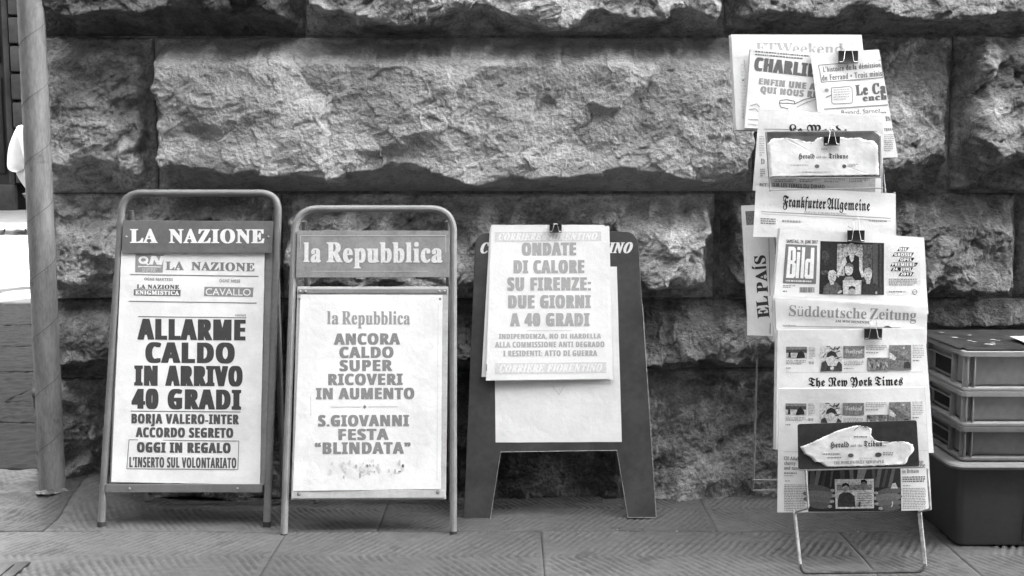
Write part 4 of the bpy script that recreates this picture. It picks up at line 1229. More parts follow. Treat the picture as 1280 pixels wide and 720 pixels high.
# --- faz
T6 = tier(290, 3.33, 0.13)
fa, S = paper_stack("newspaper", "newspaper with a long black letter title just above the tabloid with the family photograph", T6, [(945, 233), (1118, 242.5), (1118, 300), (941, 296)], 3, M_PAPER2 if False else M_PAPER, bulge=lambda u, v: 0.006 * math.sin(u * 2.6 + 0.3), seed=51, dirs=(0.9, -0.25), spread=2.0)
put(S, fa, "masthead", "Frankfurter", 'gothic', 977.8, 258.6, 1031, 261.6, 14.6, 0.16, 0.4)
put(S, fa, "masthead", "Allgemeine", 'gothic', 1033, 261.7, 1086.6, 264, 14.4, 0.16, 0.4)
put(S, fa, "subheading", "ZEITUNG FÜR DEUTSCHLAND", 'serif', 1004.5, 266.4, 1057, 269, 2.8, 0.6)
def f(p):
    p.line(951, 264.6, 1113, 273, 0.7, 0.5); p.line(951, 267.4, 1113, 276.2, 0.5, 0.65)
    p.greek(950.5, 272.6, 969, 281, 3, 0.48, 5, 0.5, 0.05); p.greek(977, 275, 1012, 278.2, 1, 0.6, 6, 0.8, 0.05); p.greek(1085, 275.5, 1112, 277, 1, 0.5, 7, 0.8, 0.03)
on(S, "small_print", fa, f)

# --- bild
T7 = tier(385, 3.27, 0.13)
bi, S = paper_stack("newspaper", "tabloid with a boxed white logo and a dark family photograph", T7, [(975, 285), (1155, 297), (1160, 392), (966, 390)], 1, M_PAPER, bulge=lambda u, v: 0.007 * math.sin(u * 2.9), seed=54, nu=36, dirs=(-0.9, 0.1), thick=0.005)
put(S, bi, "small_print", "SAMSTAG, 24. JUNI 2017", 'plain', 983, 303.6, 1021.6, 304.8, 4.4, 0.35, 0.4)
def f(p):
    p.quad((982, 305), (1021, 307), (1019.4, 355), (978.6, 354), 0.45, 0, 6)
    W_ = 0.94
    p.poly([(985.6, 308.4), (992.6, 308.6), (994.6, 311), (994.4, 325), (992.4, 327.6), (994.6, 330), (994, 345), (991.6, 347.6), (982.4, 347.2)], W_)
    p.quad((988.6, 313), (990.6, 313), (990.2, 325.4), (988.0, 325.4), 0.45, 0, 1); p.quad((987.8, 330), (990.0, 330), (989.4, 342.6), (987.0, 342.6), 0.45, 0, 1)
    p.quad((996.6, 308.8), (1000.4, 309), (1000.2, 312.6), (996.4, 312.4), W_, 0, 1); p.quad((996.2, 315), (1000, 315.2), (998, 347.8), (994.2, 347.6), W_, 0, 1)
    p.quad((1002.4, 309), (1006.2, 309.2), (1003.8, 348), (1000, 347.8), W_, 0, 1)
    p.poly([(1013.4, 309.6), (1017.6, 309.8), (1016, 348.6), (1006.6, 348.2), (1005, 345.6), (1006.2, 326), (1008, 323.4), (1012.6, 323.6)], W_)
    p.quad((1009.8, 328), (1012, 328), (1011.2, 343.6), (1009.0, 343.6), 0.45, 0, 1)
    p.greek(982, 350, 1017, 352.6, 1, 0.85, 4, 0.7, 0.03)
on(S, "logo_box", bi, f)
def f(p):
    p.greek(978.5, 356.6, 994, 361, 2, 0.5, 5); p.greek(978.5, 363.4, 986, 365, 1, 0.3, 6, 0.8)
    rnd = random.Random(5); x = 999.5
    while x < 1018:
        w = rnd.choice((0.4, 0.7, 1.0)); p.quad((x, 359), (x + w, 359), (x + w - 0.1, 365.6), (x - 0.1, 365.6), 0.35, 0, 1); x += w + rnd.choice((0.4, 0.7))
on(S, "small_print", bi, f)
def f(p):
    p.quad((1025, 301.4), (1104, 304), (1104, 368.6), (1023.4, 367.6), 0.16, 0.5, 10)
    p.quad((1046, 305), (1078, 306), (1078, 345), (1045, 345), 0.62, 1.0, 6); p.quad((1077, 305.6), (1090, 306), (1088, 352), (1077, 352), 0.30, 1.0, 4)
    p.rect(1090, 305, 1096, 368, 0.30, 0.3); p.rect(1098.5, 306, 1101, 368, 0.24)
    p.ell(1030, 341, 6, 3, 0.3, 0, 12, 1.0); p.ell(1031, 322, 5, 10, 0.22, 0, 12, 1.0)
    # woman in a sleeveless dark top, hands on the boys' shoulders
    p.poly([(1056, 322), (1060, 319), (1068, 319), (1073, 322), (1076, 332), (1077, 350), (1055, 350), (1054, 332)], 0.12)
    p.poly([(1056, 322), (1057.5, 328), (1052, 337), (1047, 347), (1044, 344), (1050, 333), (1053, 324)], 0.75)
    p.poly([(1073, 322), (1075.5, 330), (1077.5, 338), (1079, 346), (1076, 347), (1073, 337)], 0.75)
    p.poly([(1060.5, 318), (1067, 318), (1065.5, 326), (1063.5, 328), (1061.5, 325)], 0.78)
    p.ell(1063.6, 311, 5.8, 7.2, 0.80); p.ell(1063.6, 313, 3.8, 5.6, 0.70)
    p.ell(1062, 312.2, 0.8, 0.5, 0.3, 0, 8); p.ell(1065.3, 312.2, 0.8, 0.5, 0.3, 0, 8); p.line(1062.4, 316.6, 1065, 316.6, 0.6, 0.4, 1)
    # boy in the middle holding a framed portrait
    p.ell(1060, 337, 5.2, 7.4, 0.74); p.poly([(1055, 333), (1056, 330), (1061, 329), (1065, 331), (1066, 335), (1060, 333)], 0.42)
    p.ell(1058, 336.6, 0.8, 0.5, 0.25, 0, 8); p.ell(1062, 336.6, 0.8, 0.5, 0.25, 0, 8); p.line(1058.6, 341.6, 1061.6, 341.4, 0.6, 0.4, 1)
    p.poly([(1053, 351), (1056, 346), (1064, 346), (1068, 351), (1068, 360), (1052, 360)], 0.55)
    # boys left and right
    p.poly([(1028, 367.6), (1029, 358), (1034, 354), (1044, 353), (1050, 358), (1051, 368)], 0.34); p.poly([(1036, 352), (1042, 352), (1041, 356), (1037, 356)], 0.7)
    p.ell(1039.3, 345.6, 5.2, 7.6, 0.72); p.poly([(1034, 342), (1036, 338.4), (1041, 337.6), (1044.6, 341), (1039, 341)], 0.82)
    p.ell(1037.4, 345.4, 0.8, 0.5, 0.3, 0, 8); p.ell(1041.2, 345.4, 0.8, 0.5, 0.3, 0, 8); p.line(1037.6, 350, 1040.6, 350, 0.6, 0.4, 1)
    p.poly([(1076, 368.2), (1077, 358), (1081, 353.6), (1090, 352.6), (1097, 358), (1098, 368.4)], 0.20); p.poly([(1081, 351), (1087, 351), (1086, 355), (1082, 355)], 0.7)
    p.ell(1083.6, 343.6, 5.2, 7.6, 0.72); p.poly([(1078.4, 341), (1080, 336), (1085, 334.6), (1089, 338), (1089, 342), (1083, 339.6)], 0.62)
    p.ell(1081.8, 344, 0.8, 0.5, 0.3, 0, 8); p.ell(1085.6, 344, 0.8, 0.5, 0.3, 0, 8); p.line(1082, 348.8, 1085, 348.8, 0.6, 0.4, 1)
    p.quad((1052.4, 350.6), (1075.6, 350.4), (1075, 368.2), (1053, 368), 0.70); p.quad((1054.6, 353), (1073.8, 352.8), (1073.2, 368.1), (1055, 368), 0.90)
    p.ell(1063.8, 364, 4.4, 5.0, 0.66, 0, 12) if False else None
    p.poly([(1059.6, 368), (1059.4, 362), (1061, 359), (1066.6, 359), (1068, 362), (1067.8, 368.1)], 0.62); p.poly([(1059.2, 362.4), (1060, 358.6), (1063.6, 357.4), (1067.4, 358.4), (1068.3, 362.6), (1064, 360.4)], 0.2)
    p.ell(1049, 365, 3.2, 1.5, 0.72, -0.5); p.ell(1094, 366, 1.3, 2.0, 0.7)
on(S, "picture", bi, f)
def f(p):
    p.quad((1107, 306.6), (1149.4, 308.6), (1150.6, 369), (1106.4, 368.6), 0.86)
    for st, x0, x1, y0, y1 in (("DIE", 1121, 1133, 309, 314.2), ("GROSSE", 1114.6, 1139.4, 315.6, 320.8), ("OPEL", 1122, 1140, 321.9, 327.2), ("PREMIERE:", 1112, 1144.6, 328.2, 333.2), ("24. JUNI", 1112.6, 1138.4, 334, 339), ("2017", 1122.6, 1139.4, 340, 345)):
        p.quad((x0 + 2.6, y0), (x1 + 2.4, y0 + 0.2), (x1 - 0.6, y1 + 0.2), (x0 - 0.4, y1), 0.13, 0, 2)
        p.text(st, 'sans', x0 + 2.2, y1 - 0.7, x1 - 0.2, y1 - 0.5, 3.8, 0.95, 0.5)
    p.greek(1110, 348.5, 1146, 358, 4, 0.42, 9, 0.45); p.greek(1110, 364, 1137, 366, 1, 0.45, 10, 0.7)
    p.ell(1142.8, 365, 3.2, 3.2, 0.3); p.ell(1142.8, 365, 2.5, 2.5, 0.86); p.line(1139.8, 365.2, 1145.8, 364.8, 1.0, 0.3, 1)
on(S, "advertisement", bi, f)
clip(T7, 1057, 288.2, 1078.2, 302.6, 0.016, 1.0, "black binder clip with a wire loop above the dark family photograph", back=True)

# --- sz
T8 = tier(412, 3.22, 0.13)
sz, S = paper_stack("newspaper", "newspaper with a pale grey serif title folded over several pages below the tabloid", T8, [(969, 374), (1159, 384.5), (1158, 430), (971, 430)], 3, M_PAPER2, bulge=lambda u, v: 0.007 * math.sin(u * 2.8), seed=58, dirs=(-0.5, -1.1), spread=2.4, nu=34)
put(S, sz, "masthead", "Süddeutsche", 'serif', 986, 394.6, 1082, 398.6, 13.4, 0.50, 0)
put(S, sz, "masthead", "Zeitung", 'serif', 1086, 398.8, 1144.6, 400.6, 13.6, 0.50, 0)
put(S, sz, "subheading", "AM WOCHENENDE", 'serif', 1043, 402.8, 1086, 404.6, 3.2, 0.42, 0.2)
def f(p):
    p.line(979, 407.6, 1125, 409.6, 0.6, 0.55); p.greek(978.5, 406, 996, 408, 1, 0.6, 4, 0.6); p.poly([(1103, 409.4), (1105, 407.6), (1109, 407), (1113, 408.8), (1114, 409.8)], 0.3)
on(S, "small_print", sz, f)

# --- new york times, upper and lower copy
def nyt_row(p, dx, dy, low=False):
    q = lambda x, y: (x + dx, y + dy)
    def R(x0, y0, x1, y1, g, m=0.0, n=3): p.quad(q(x0, y0), q(x1, y0 - 0.1), q(x1, y1), q(x0, y1), g, m, n)
    # beach
    R(982.4, 433.4, 1008.2, 448, 0.72, 0.5); R(982.4, 433.4, 1008, 436.4, 0.5, 0.4); R(982.4, 436.6, 1008, 441, 0.28, 0.5); p.poly([q(995, 448), q(997, 441), q(1001, 438), (q(1005, 442)), q(1006, 447)], 0.16); p.poly([q(985, 447), q(986, 440), q(988, 440), q(988.5, 447)], 0.2)
    p.greek(982.4 + dx, 450 + dy, 1007 + dx, 456 + dy, 3, 0.6, 3, 0.5); p.greek(982.4 + dx, 459.4 + dy, 990 + dx, 461 + dy, 1, 0.4, 4, 0.7)
    p.greek(1010.4 + dx, 433.5 + dy, 1018 + dx, 449 + dy, 8, 0.66, 5, 0.45); p.greek(1010.4 + dx, 452 + dy, 1017 + dx, 455 + dy, 2, 0.4, 6, 0.5)
    # figure among branches
    R(1024.4, 432.3, 1051.4, 464, 0.80, 0.5); 
    rnd = random.Random(6)
    for _ in range(11):
        x, y = rnd.uniform(1025, 1050), rnd.uniform(433, 450); a = rnd.uniform(-1, 1.4)
        p.line(x + dx, y + dy, min(1051, max(1024.8, x + 6 * math.cos(a))) + dx, max(432.8, min(455, y - 6 * math.sin(a))) + dy, 1.1, 0.25, 1)
    p.poly([q(1032, 446), q(1033, 441), q(1038, 438), q(1043, 440), q(1046, 446)], 0.2); p.ell(1038.5 + dx, 449 + dy, 4.6, 4.6, 0.8)
    p.poly([q(1024.6, 463.6), q(1026, 453), q(1031, 450), q(1034, 457), q(1044, 457), q(1047, 451), q(1051, 455), q(1051.2, 463.6)], 0.24, 0.8); p.ell(1039 + dx, 460 + dy, 2.4, 2.6, 0.75)
    # weekend
    R(1052.6, 432.2, 1079, 446.8, 0.46)
    p.text("Weekend", 'serif', 1055.4 + dx, 441.4 + dy, 1076.2 + dx, 441.4 + dy, 5.2, 0.9)
    p.greek(1053.4 + dx, 450.5 + dy, 1078 + dx, 457 + dy, 3, 0.6, 8, 0.5); p.greek(1053.4 + dx, 459.8 + dy, 1068 + dx, 461.4 + dy, 1, 0.5, 9, 0.7)
    p.greek(1081 + dx, 431.5 + dy, 1107 + dx, 438 + dy, 3, 0.6, 10, 0.5); p.greek(1081 + dx, 440 + dy, 1101 + dx, 441.6 + dy, 1, 0.4, 11, 0.7)
    R(1082.4, 446.8, 1109.8, 463, 0.42, 1.0); 
    for k in range(7): p.ell(1085 + k * 3.6 + dx, 455 + (k % 3) * 2 + dy, 1.3, 3.2, (0.65, 0.25, 0.5)[k % 3], 0.4 * (k % 3 - 1), 8)
    # hill with moon
    R(1110.4, 431.2, 1138, 462, 0.46); p.poly([q(1110.6, 440), q(1114, 437), q(1120, 440), q(1130, 447), q(1138, 451), q(1138, 462), q(1110.8, 462)], 0.36); p.poly([q(1110.6, 450), q(1138, 450.4), q(1138, 461.9), q(1110.8, 461.9)], 0.42)
    p.poly([q(1110.6, 440), q(1114, 442), q(1119, 447), q(1117, 450), q(1110.6, 448)], 0.78, 0.6); p.ell(1128.6 + dx, 434.6 + dy, 1.4, 1.3, 0.85, 0, 8); p.poly([q(1128, 460), q(1129, 453), q(1134, 451.5), q(1137, 455), q(1137, 460)], 0.2)
    p.greek(1140 + dx, 431 + dy, 1154 + dx, 448 + dy, 8, 0.6, 12, 0.45); p.greek(1140 + dx, 450 + dy, 1149 + dx, 452 + dy, 1, 0.4, 13, 0.7)
T9 = tier(560, 3.16, 0.10)
ny, S = paper_stack("newspaper", "upper of two alike newspapers, its black letter title and picture strip fully visible", T9, [(972, 412.5), (1156, 410), (1167, 566), (970, 562)], 3, M_PAPER, bulge=lambda u, v: 0.010 * math.sin(u * 2.9), seed=61, dirs=(-0.55, 0.05), spread=1.5, nu=34, nv=30, thick=0.006)
on(S, "picture_strip", ny, lambda p: nyt_row(p, 0, 0))
on(S, "rule", ny, lambda p: p.line(982, 465.3, 1152, 464.6, 0.5, 0.74))
put(S, ny, "masthead", "The", 'gothic', 1010, 482.6, 1030.5, 482.4, 11, 0.10, 0.6)
put(S, ny, "masthead", "New", 'gothic', 1034.5, 482.3, 1058, 482.1, 11, 0.10, 0.6)
put(S, ny, "masthead", "York", 'gothic', 1061.5, 482, 1089, 481.7, 11.4, 0.10, 0.6)
put(S, ny, "masthead", "Times", 'gothic', 1092, 481.6, 1127.5, 481.3, 11.4, 0.10, 0.6)
clip(T9, 1077.7, 410.2, 1099.7, 423.6, 0.018, 0.75, "black binder clip with a bright wire loop below the pale grey serif title")
T10 = tier(638, 3.09, 0.06)
nz, S = paper_stack("newspaper", "lower of two alike newspapers, with a dark photo of hands holding a snapshot", T10, [(974, 486), (1155, 484), (1163.5, 637), (972, 640.5)], 2, M_PAPER, bulge=lambda u, v: 0.010 * math.sin(u * 2.9), seed=65, dirs=(0.9, -0.1), spread=1.6, nu=36, nv=30, thick=0.006)
on(S, "picture_strip", nz, lambda p: nyt_row(p, -0.6, 70.8))
def f(p):
    p.line(980, 564.2, 1160, 563, 0.5, 0.74)
    for i, st in enumerate(("Of Allah,", "charity", "and taxes")): p.text(st, 'plain', 980, 575 + i * 5.9, (1000, 994, 1000.5)[i], 575 + i * 5.9, 4.6, 0.42, 0.25)
    p.greek(980, 590.5, 997, 592.2, 1, 0.35, 3, 0.8); p.greek(980, 594, 993, 595.3, 1, 0.6, 4, 0.7); p.greek(981, 600.5, 989, 602, 1, 0.5, 5, 0.7)
    p.greek(980, 605.5, 1006.5, 639, 16, 0.50, 6, 0.42)
on(S, "article", nz, f)
def f(p):
    p.text("Attack brings", 'plain', 1126, 579, 1154, 578.6, 4.4, 0.42, 0.25) ; p.text("more unease", 'plain', 1126, 585, 1156, 584.4, 4.4, 0.42, 0.25); p.text("in Britain", 'serif', 1127, 591, 1148, 590.4, 5.0, 0.40)
    p.greek(1127, 595, 1156, 603, 3, 0.36, 3, 0.55); p.greek(1127.5, 606, 1140, 607.4, 1, 0.5, 5, 0.7)
    p.greek(1127, 609.5, 1156.5, 636, 13, 0.50, 6, 0.42)
on(S, "article", nz, f)
def f(p):
    p.quad((1009.4, 583), (1124.6, 582.4), (1125.4, 637.6), (1009.6, 639.2), 0.17, 0.3, 10)
    for x0, x1, a, b_, g in ((1013, 1017, 1011, 1019, 0.32), (1020, 1026, 1017, 1021, 0.42), (1030, 1033, 1025, 1029, 0.25), (1038, 1041, 1036, 1038, 0.34), (1048, 1054, 1050, 1055, 0.3), (1060, 1065, 1062, 1066, 0.42), (1071, 1082, 1068, 1075, 0.50), (1088, 1092, 1090, 1094, 0.3), (1096, 1101, 1092, 1097, 0.38), (1106, 1109, 1100, 1104, 0.28), (1114, 1118, 1108, 1113, 0.36)):
        p.quad((x0, 585), (x1, 585), (b_, 608), (a, 608), g, 0.25, 2)
    for k, (x, y, rx, ry) in enumerate(((1024, 611, 17, 5), (1023, 617.6, 20, 5), (1022, 624.6, 18.5, 4.6), (1024, 631, 13.5, 4.2))):
        p.ell(x, y, rx, ry, (0.36, 0.44, 0.40, 0.34)[k], 0.22 if k == 0 else 0.08, 20, 0.25)
        p.ell(x + rx * 0.92, y + 1.2, 2.8, 2.0, 0.62, 0, 10)
    for k, (x, y, rx, ry) in enumerate(((1109, 614, 17, 5.4), (1108, 620.6, 18.5, 5), (1109, 627.6, 16.5, 4.8), (1111, 633.4, 13, 4.0))):
        p.ell(x, y, rx, ry, (0.36, 0.44, 0.40, 0.34)[k], -0.2 if k == 0 else -0.06, 20, 0.25)
        p.ell(x - rx * 0.92, y + 1.0, 2.8, 1.9, 0.60, 0, 10)
    p.poly([(1112, 609.6), (1114, 603.5), (1118, 602.6), (1121, 609.6)], 0.72)
    p.pline([(1113.6, 625.6), (1114.4, 629), (1112.6, 632.6)], 1.1, 0.85)
    p.quad((1042, 598), (1090.4, 597.4), (1090.8, 634), (1043.4, 635), 0.90, 0, 4)
    p.quad((1044, 599.6), (1088.8, 599), (1089, 632.6), (1045, 633.2), 0.82, 0, 4); p.quad((1045, 605), (1088, 604), (1088, 611), (1045, 612), 0.48, 0.8, 3); p.quad((1046, 612), (1088, 611), (1088, 618), (1046, 619), 0.78, 0.5, 3)
    p.poly([(1046, 632.8), (1046, 624), (1048, 617), (1054, 614), (1061, 614.6), (1066.6, 619), (1068, 632.4)], 0.22); p.ell(1055.4, 609, 4.2, 5.8, 0.62); p.poly([(1051, 608), (1051.6, 603.4), (1055.4, 602.4), (1059.6, 604), (1060, 608), (1056, 605.6)], 0.12)
    p.poly([(1069, 632.4), (1069, 620), (1072, 613), (1078, 611), (1086, 613), (1089, 619), (1088.8, 632.4)], 0.72)
    for k in range(6): p.line(1069.6, 616 + k * 2.9, 1088.4, 615.6 + k * 2.9, 0.9, 0.45, 2)
    p.ell(1078, 605, 4.0, 6.4, 0.45); p.poly([(1074, 603), (1074.6, 598.8), (1078.6, 597.8), (1082, 600), (1082, 603.6), (1078, 601)], 0.1)
    p.poly([(1071, 632.4), (1071.6, 626), (1074, 626), (1074, 632.4)], 0.3)
on(S, "picture", nz, f)
# lower name plate with its torn label, in front of that copy
TP2 = tier(588, 3.045, 0.05)
pl2 = panel(TP2, [(997, 530), (1146, 525), (1149.5, 583), (998, 587)], 0.0025, "name_plate", worn("plate_dark", 0.028, 0.4, 40, 0.5, bmp=0.3), rack, 0.0, 0.008)
D = lambda pts: [(990 + x / 6, 520 + y / 6) for x, y in pts]
torn(TP2, D([(60, 232), (110, 215), (180, 182), (250, 150), (330, 112), (400, 90), (455, 74), (500, 72), (565, 80), (596, 98), (592, 140), (612, 176), (655, 190), (740, 196), (790, 190), (850, 192), (905, 212), (915, 250), (880, 300), (845, 362), (700, 368), (560, 374), (450, 376), (260, 380), (215, 352), (190, 338), (170, 345), (140, 312), (90, 280)]), 0.0015, m_torn, "torn_label", pl2, 0.0007, 0.45, 7)
def f(p):
    p.text("Herald", 'gothic', 1037, 559.4, 1061, 558.8, 7.4, 0.28, 0.3); p.text("Tribun..", 'gothic', 1079.5, 558, 1106.5, 557.4, 7.4, 0.26, 0.3); p.text("and the", 'gothic', 1062.5, 558.4, 1077.5, 558, 3.6, 0.45)
    p.greek(1067, 545, 1085, 547, 1, 0.3, 3, 0.7); p.greek(1028, 566.5, 1052, 569, 1, 0.45, 4, 0.6); p.greek(1034, 571, 1057, 573, 1, 0.5, 5, 0.6); p.ell(1063, 569, 3.6, 2.6, 0.35); p.ell(1097.5, 568, 4.2, 2.8, 0.28)
    p.greek(1103, 565, 1117, 570, 2, 0.5, 6, 0.5); p.greek(1073, 572, 1092, 573, 1, 0.6, 7, 0.7)
    p.text("THE WORLD'S DAILY NEWSPAPER", 'serif', 1042, 580.2, 1104.5, 578.4, 4.2, 0.42)
    p.pline([(1067, 538), (1073, 532.8), (1084, 534), (1086, 537)], 0.8, 0.3)
on(Sheet(TP2, [(997, 530), (1146, 525), (1149.5, 583), (998, 587)], wave=0), "label_print", pl2, f, 0.0030)
wire([(998, 587.6, 0.004), (1150, 583.4, 0.004)], 0.0022, 0, "tier_wire", m_wire, TP2)

# ------------------------------------------------------------------ plastic crates
def crate_mat(name, base): return worn(name, base, 0.14, 10, 0.5, 0, 0.12, 0.001, dark=0.12, spec=0.4)
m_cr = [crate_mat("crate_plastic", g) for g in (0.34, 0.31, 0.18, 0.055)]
CX0, CY0, CW, CD = 1.322, 3.235, 0.60, 0.40
def zc(py): return at(640, py, CY0)[2]
def crate(z0, z1, mat, label, lidlip=0.0):
    c = empty("crate", (CX0 + CW / 2, CY0 + CD / 2, z0), label, "crate", "crates stacked beside the rack")
    x0, x1, y0, y1 = CX0, CX0 + CW, CY0, CY0 + CD; t = 0.004; ins = 0.022; h = z1 - z0
    b = BM()    # rounded body, inset
    def ring(i_, z, r=0.02, n=5):
        P = []
        for cx, cy, a0 in ((x1 - i_ - r, y0 + i_ + r, -90), (x1 - i_ - r, y1 - i_ - r, 0), (x0 + i_ + r, y1 - i_ - r, 90), (x0 + i_ + r, y0 + i_ + r, 180)):
            for k in range(n + 1):
                a = math.radians(a0 + 90 * k / n); P.append((cx + r * math.cos(a), cy + r * math.sin(a), z))
        return P
    def shell(levels, name, parent=c, cap=True):
        b = BM(); V = []; n = None
        for i_, z, r in levels: R = ring(i_, z, r); n = len(R); V += R
        Fc = [(j * n + i, j * n + (i + 1) % n, (j + 1) * n + (i + 1) % n, (j + 1) * n + i) for j in range(len(levels) - 1) for i in range(n)]
        if cap: Fc.append(tuple(range(n)))
        return b.raw(V, Fc).build(name, mat, parent)
    shell([(ins + 0.004, z0 + 0.012, 0.025), (ins, z0 + 0.02, 0.02), (ins, z1 - 0.016, 0.02)], "crate_body")
    shell([(0.012, z1 - 0.016, 0.014), (0.0, z1 - 0.014, 0.014), (0.0, z1, 0.014), (0.006, z1 + 0.001, 0.014), (ins + 0.003, z1 + 0.001, 0.018), (ins + 0.003, z0 + 0.02, 0.018)], "rim", cap=False)
    shell([(ins - 0.001, z0, 0.02), (0.004, z0 + 0.001, 0.014), (0.002, z0 + 0.003, 0.014), (0.002, z0 + 0.009, 0.014), (ins - 0.002, z0 + 0.012, 0.02)], "base_flange")
    for k, xx in enumerate((x0 + 0.016, x0 + 0.036, x0 + 0.30, x1 - 0.036, x1 - 0.016)):
        BM().box(xx - 0.0017, xx + 0.0017, y0 + 0.0035, y0 + ins + 0.002, z0 + 0.011, z1 - 0.015, 0.0006).build("rib", mat, c)
    # side wall: ribs, dark sheet in place of the shaded handle opening
    for yy in (y0 + 0.016, y0 + 0.10, y1 - 0.10, y1 - 0.02):
        BM().box(x0 + 0.0035, x0 + ins + 0.002, yy - 0.0017, yy + 0.0017, z0 + 0.011, z1 - 0.015, 0.0006).build("rib", mat, c)
    BM().box(x0 + 0.006, x0 + ins + 0.002, y0 + 0.10, y1 - 0.10, z1 - 0.040, z1 - 0.036, 0.0006).build("handle_rib", mat, c)
    BM().box(x0 + ins - 0.0016, x0 + ins - 0.0004, y0 + 0.13, y1 - 0.13, z0 + 0.025, z1 - 0.045, 0.0).build("slot_shade", m_slot, c)  # flat dark sheet painted as the shade inside a handle opening
    return c
m_slot = worn("painted_slot_shade", 0.02, 0.2, 20, 0.8)
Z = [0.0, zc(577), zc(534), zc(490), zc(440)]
# deep bottom crate
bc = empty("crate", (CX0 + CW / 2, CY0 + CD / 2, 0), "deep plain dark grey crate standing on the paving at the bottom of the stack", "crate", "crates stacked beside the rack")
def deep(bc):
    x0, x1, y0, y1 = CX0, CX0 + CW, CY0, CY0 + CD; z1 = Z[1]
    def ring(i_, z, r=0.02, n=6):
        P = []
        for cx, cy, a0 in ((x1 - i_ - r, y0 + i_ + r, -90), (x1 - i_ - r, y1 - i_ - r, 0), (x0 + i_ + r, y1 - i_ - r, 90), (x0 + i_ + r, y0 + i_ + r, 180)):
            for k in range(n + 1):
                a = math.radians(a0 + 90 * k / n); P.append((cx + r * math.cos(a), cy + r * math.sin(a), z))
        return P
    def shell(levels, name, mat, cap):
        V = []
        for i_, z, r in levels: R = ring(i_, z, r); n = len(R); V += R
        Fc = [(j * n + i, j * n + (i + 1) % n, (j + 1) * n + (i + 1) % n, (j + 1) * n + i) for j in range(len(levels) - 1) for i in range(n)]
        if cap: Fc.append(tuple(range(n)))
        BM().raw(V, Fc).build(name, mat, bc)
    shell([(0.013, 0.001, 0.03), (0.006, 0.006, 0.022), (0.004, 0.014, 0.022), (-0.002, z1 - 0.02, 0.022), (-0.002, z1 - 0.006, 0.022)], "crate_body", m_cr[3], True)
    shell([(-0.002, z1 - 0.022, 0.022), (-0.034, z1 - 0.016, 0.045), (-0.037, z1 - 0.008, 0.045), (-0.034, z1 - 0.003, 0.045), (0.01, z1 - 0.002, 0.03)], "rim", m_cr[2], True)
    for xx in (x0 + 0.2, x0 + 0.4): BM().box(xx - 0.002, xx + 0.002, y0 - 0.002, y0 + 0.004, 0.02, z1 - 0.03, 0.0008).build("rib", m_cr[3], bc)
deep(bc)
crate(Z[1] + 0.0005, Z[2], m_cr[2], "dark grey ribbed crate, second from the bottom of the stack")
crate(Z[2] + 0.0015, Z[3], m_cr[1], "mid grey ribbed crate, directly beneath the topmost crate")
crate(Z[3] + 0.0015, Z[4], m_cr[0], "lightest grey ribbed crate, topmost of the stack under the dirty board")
zt = Z[4] + 0.0025
m_lid = worn("dirty_black_board", 0.035, 0.6, 14, 0.45, dark=0.3)
bd = empty("board", (CX0 + CW / 2, CY0 + CD / 2, zt), "dirty dark board with pale paint spots lying on the topmost crate", "board")
BM().box(CX0 + 0.012, CX0 + CW - 0.01, CY0 + 0.008, CY0 + CD + 0.01, zt, zt + 0.004, 0.0008).build("panel", m_lid, bd)
V = []; Fc = []; rnd = random.Random(12)
for _ in range(40):
    x, y = CX0 + rnd.uniform(0.05, 0.5), CY0 + rnd.uniform(0.03, 0.36); k = rnd.randint(5, 8); r = rnd.uniform(0.0015, 0.009); s0 = len(V)
    for i in range(k):
        q = r * rnd.uniform(0.4, 1.2); a = 2 * math.pi * i / k; V.append((x + q * 1.5 * math.cos(a), y + q * math.sin(a), zt + 0.0046 + 0.0001 * _))
    Fc.append(tuple(range(s0, s0 + k)))
mesh_np("paint_spots", V, Fc, worn("paint_spots", 0.4, 0.4, 60, 0.7), bd, smooth=False)
sb = BM().raw([(CX0 - 0.004, CY0 + 0.03, zt + 0.004), (CX0 + 0.018, CY0 + 0.03, zt + 0.008), (CX0 + 0.03, CY0 + 0.22, zt + 0.012), (CX0 + 0.006, CY0 + 0.36, zt + 0.006), (CX0 - 0.006, CY0 + 0.36, zt + 0.002)], [(0, 1, 2, 3, 4)]).build("torn_tape", m_rubber, bd)
pp = BM()
q = [at(1262, 426, 3.42), at(1300, 423, 3.46), at(1320, 436, 3.30), at(1290, 441, 3.27)]
for v in q: v[2] = zt + 0.012
q[0][2] += 0.004
pp.slab(q, (0, 0, 1), 0.002)
tag(pp.build("paper_sheet", M_PAPER2, None), "folded light paper lying on the board over the crates", "paper")

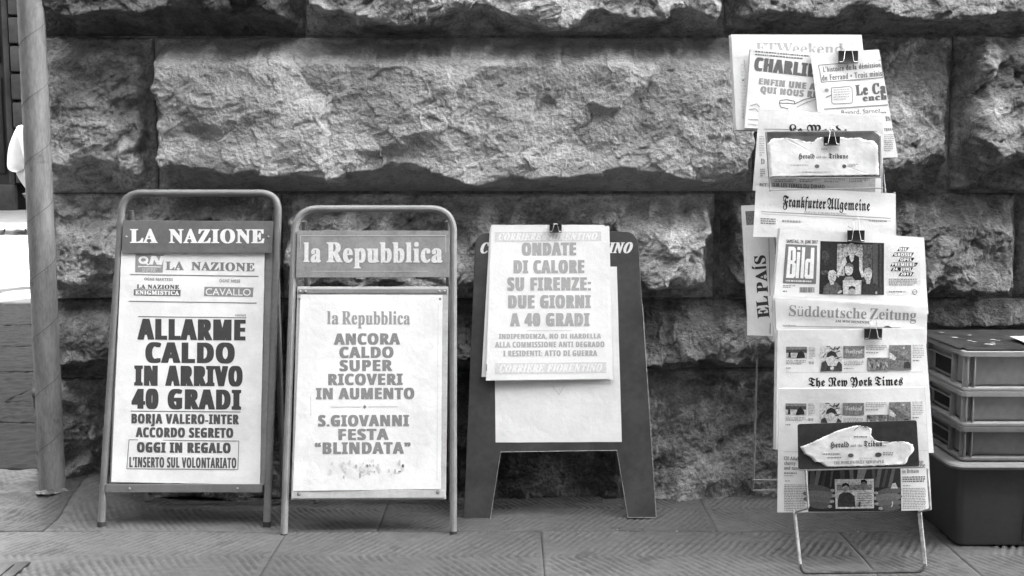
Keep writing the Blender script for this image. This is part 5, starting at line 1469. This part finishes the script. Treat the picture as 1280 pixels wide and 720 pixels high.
# ------------------------------------------------------------------ person in the sunlit street, almost hidden by the pole
def person():
    d = 9.75; px0 = 65; sc_ = F_PX / d
    base = ground_at(px0, 367); base[2] = -0.02; X, Y = base[0], base[1]
    root = empty("person", tuple(base), "person in a white short sleeved shirt partly hidden behind the round pole", "person")
    skin = worn("skin", 0.30, 0.08, 30, 0.55); shirt = worn("white_cotton", 0.80, 0.05, 20, 0.85, bmp=0.4, bdist=0.01); trou = worn("dark_trousers", 0.06, 0.15, 20, 0.85); hair = worn("hair", 0.03, 0.3, 60, 0.6); shoe = worn("shoes", 0.04, 0.2, 30, 0.5)
    def sk(name, verts, edges, mat, parent=root, sub=2, rootv=0):
        me = bpy.data.meshes.new(name); me.from_pydata([tuple(v[:3]) for v in verts], edges, []); me.materials.append(mat)
        o = bpy.data.objects.new(name, me); sc.collection.objects.link(o); o.parent = parent
        m1 = o.modifiers.new("skin", 'SKIN'); m1.use_smooth_shade = True
        if not me.skin_vertices: 
            bpy.context.view_layer.objects.active = o
            me.attributes.new("x", 'FLOAT', 'POINT')
        for i, v in enumerate(verts):
            sv = me.skin_vertices[0].data[i]; sv.radius = (v[3], v[4] if len(v) > 4 else v[3]); sv.use_root = (i == rootv)
        m2 = o.modifiers.new("sub", 'SUBSURF'); m2.levels = sub; m2.render_levels = sub
        return o
    el = (-0.235, 0.0, 1.10); wr = (-0.05, -0.20, 0.93)
    body = [(0, 0, 0.96, .14, .10), (0, 0, 1.15, .13, .10), (0, 0, 1.35, .15, .11), (0, 0, 1.50, .07, .06), (0, 0, 1.60, .052), (0, -.01, 1.70, .08, .10), (0, -.01, 1.79, .07, .09),
            (-.19, 0, 1.45, .055), el + (.042,), wr + (.030,), (-.02, -.25, .92, .035, .018),
            (.19, 0, 1.45, .055), (.24, .03, 1.15, .042), (.22, -.08, .92, .030), (.21, -.12, .84, .035, .018),
            (-.09, 0, .90, .09), (-.10, -.02, .50, .06), (-.10, .03, .08, .04), (-.10, -.14, .04, .035),
            (.09, 0, .90, .09), (.10, .05, .50, .06), (.10, .10, .08, .04), (.10, -.06, .04, .035)]
    ed = [(0, 1), (1, 2), (2, 3), (3, 4), (4, 5), (5, 6), (2, 7), (7, 8), (8, 9), (9, 10), (2, 11), (11, 12), (12, 13), (13, 14), (0, 15), (15, 16), (16, 17), (17, 18), (0, 19), (19, 20), (20, 21), (21, 22)]
    sk("body", body, ed, skin)
    for s, h in ((-1, (-.02, -.25, .92)), (1, (.21, -.12, .84))):
        for k in range(4):
            o_ = (k - 1.5) * 0.019
            sk("finger", [(h[0] + o_, h[1], h[2], .009), (h[0] + o_ * 1.1, h[1] - .03, h[2] - .03, .008), (h[0] + o_, h[1] - .035 + .004 * k, h[2] - .065 - (.008 if k in (1, 2) else 0), .007)], [(0, 1), (1, 2)], skin, sub=1)
        sk("thumb", [(h[0] - s * .03, h[1], h[2] + .03, .011), (h[0] - s * .05, h[1] - .03, h[2], .009), (h[0] - s * .045, h[1] - .045, h[2] - .025, .008)], [(0, 1), (1, 2)], skin, sub=1)
    sh_ = [(0, 0, .93, .19, .15), (0, 0, 1.10, .165, .135), (0, 0, 1.35, .17, .135), (0, 0, 1.49, .09, .08), (0, 0, 1.535, .07, .065), (-.20, 0, 1.455, .085), (-.25, -.01, 1.28, .085), (-.268, -.02, 1.10, .078), (.20, 0, 1.455, .085), (.24, .02, 1.22, .08)]
    sk("shirt", sh_, [(0, 1), (1, 2), (2, 3), (3, 4), (2, 5), (5, 6), (6, 7), (2, 8), (8, 9)], shirt)
    sk("trousers", [(0, 0, .97, .155, .125), (-.09, 0, .88, .105), (-.10, -.02, .5, .078), (-.10, .03, .10, .065), (.09, 0, .88, .105), (.10, .05, .5, .078), (.10, .10, .10, .065)], [(0, 1), (1, 2), (2, 3), (0, 4), (4, 5), (5, 6)], trou)
    for s, yy in ((-1, 0.0), (1, 0.07)): sk("shoe", [(s * .10, yy + .05, .05, .045, .04), (s * .10, yy - .05, .045, .045, .035), (s * .10, yy - .17, .035, .04, .028)], [(0, 1), (1, 2)], shoe, sub=2)
    sk("hair", [(0, .03, 1.70, .075, .07), (0, .02, 1.79, .085, .09), (0, -.04, 1.84, .06, .05)], [(0, 1), (1, 2)], hair)
    sk("nose", [(0, -.10, 1.72, .012), (0, -.125, 1.695, .014)], [(0, 1)], skin, sub=1)
    for s in (-1, 1):
        sk("ear", [(s * .082, .0, 1.73, .010, .02), (s * .085, .0, 1.69, .009, .015)], [(0, 1)], skin, sub=1)
        sk("eye", [(s * .03, -.098, 1.735, .008), (s * .03, -.10, 1.734, .007)], [(0, 1)], hair, sub=1)
    sk("mouth", [(-.022, -.10, 1.66, .006), (.022, -.10, 1.66, .006)], [(0, 1)], worn("lips", 0.18, 0.05, 30, 0.5), sub=1)
    return root
person()
bpy.data.objects.remove(_fo); bpy.data.scenes.remove(_ts)
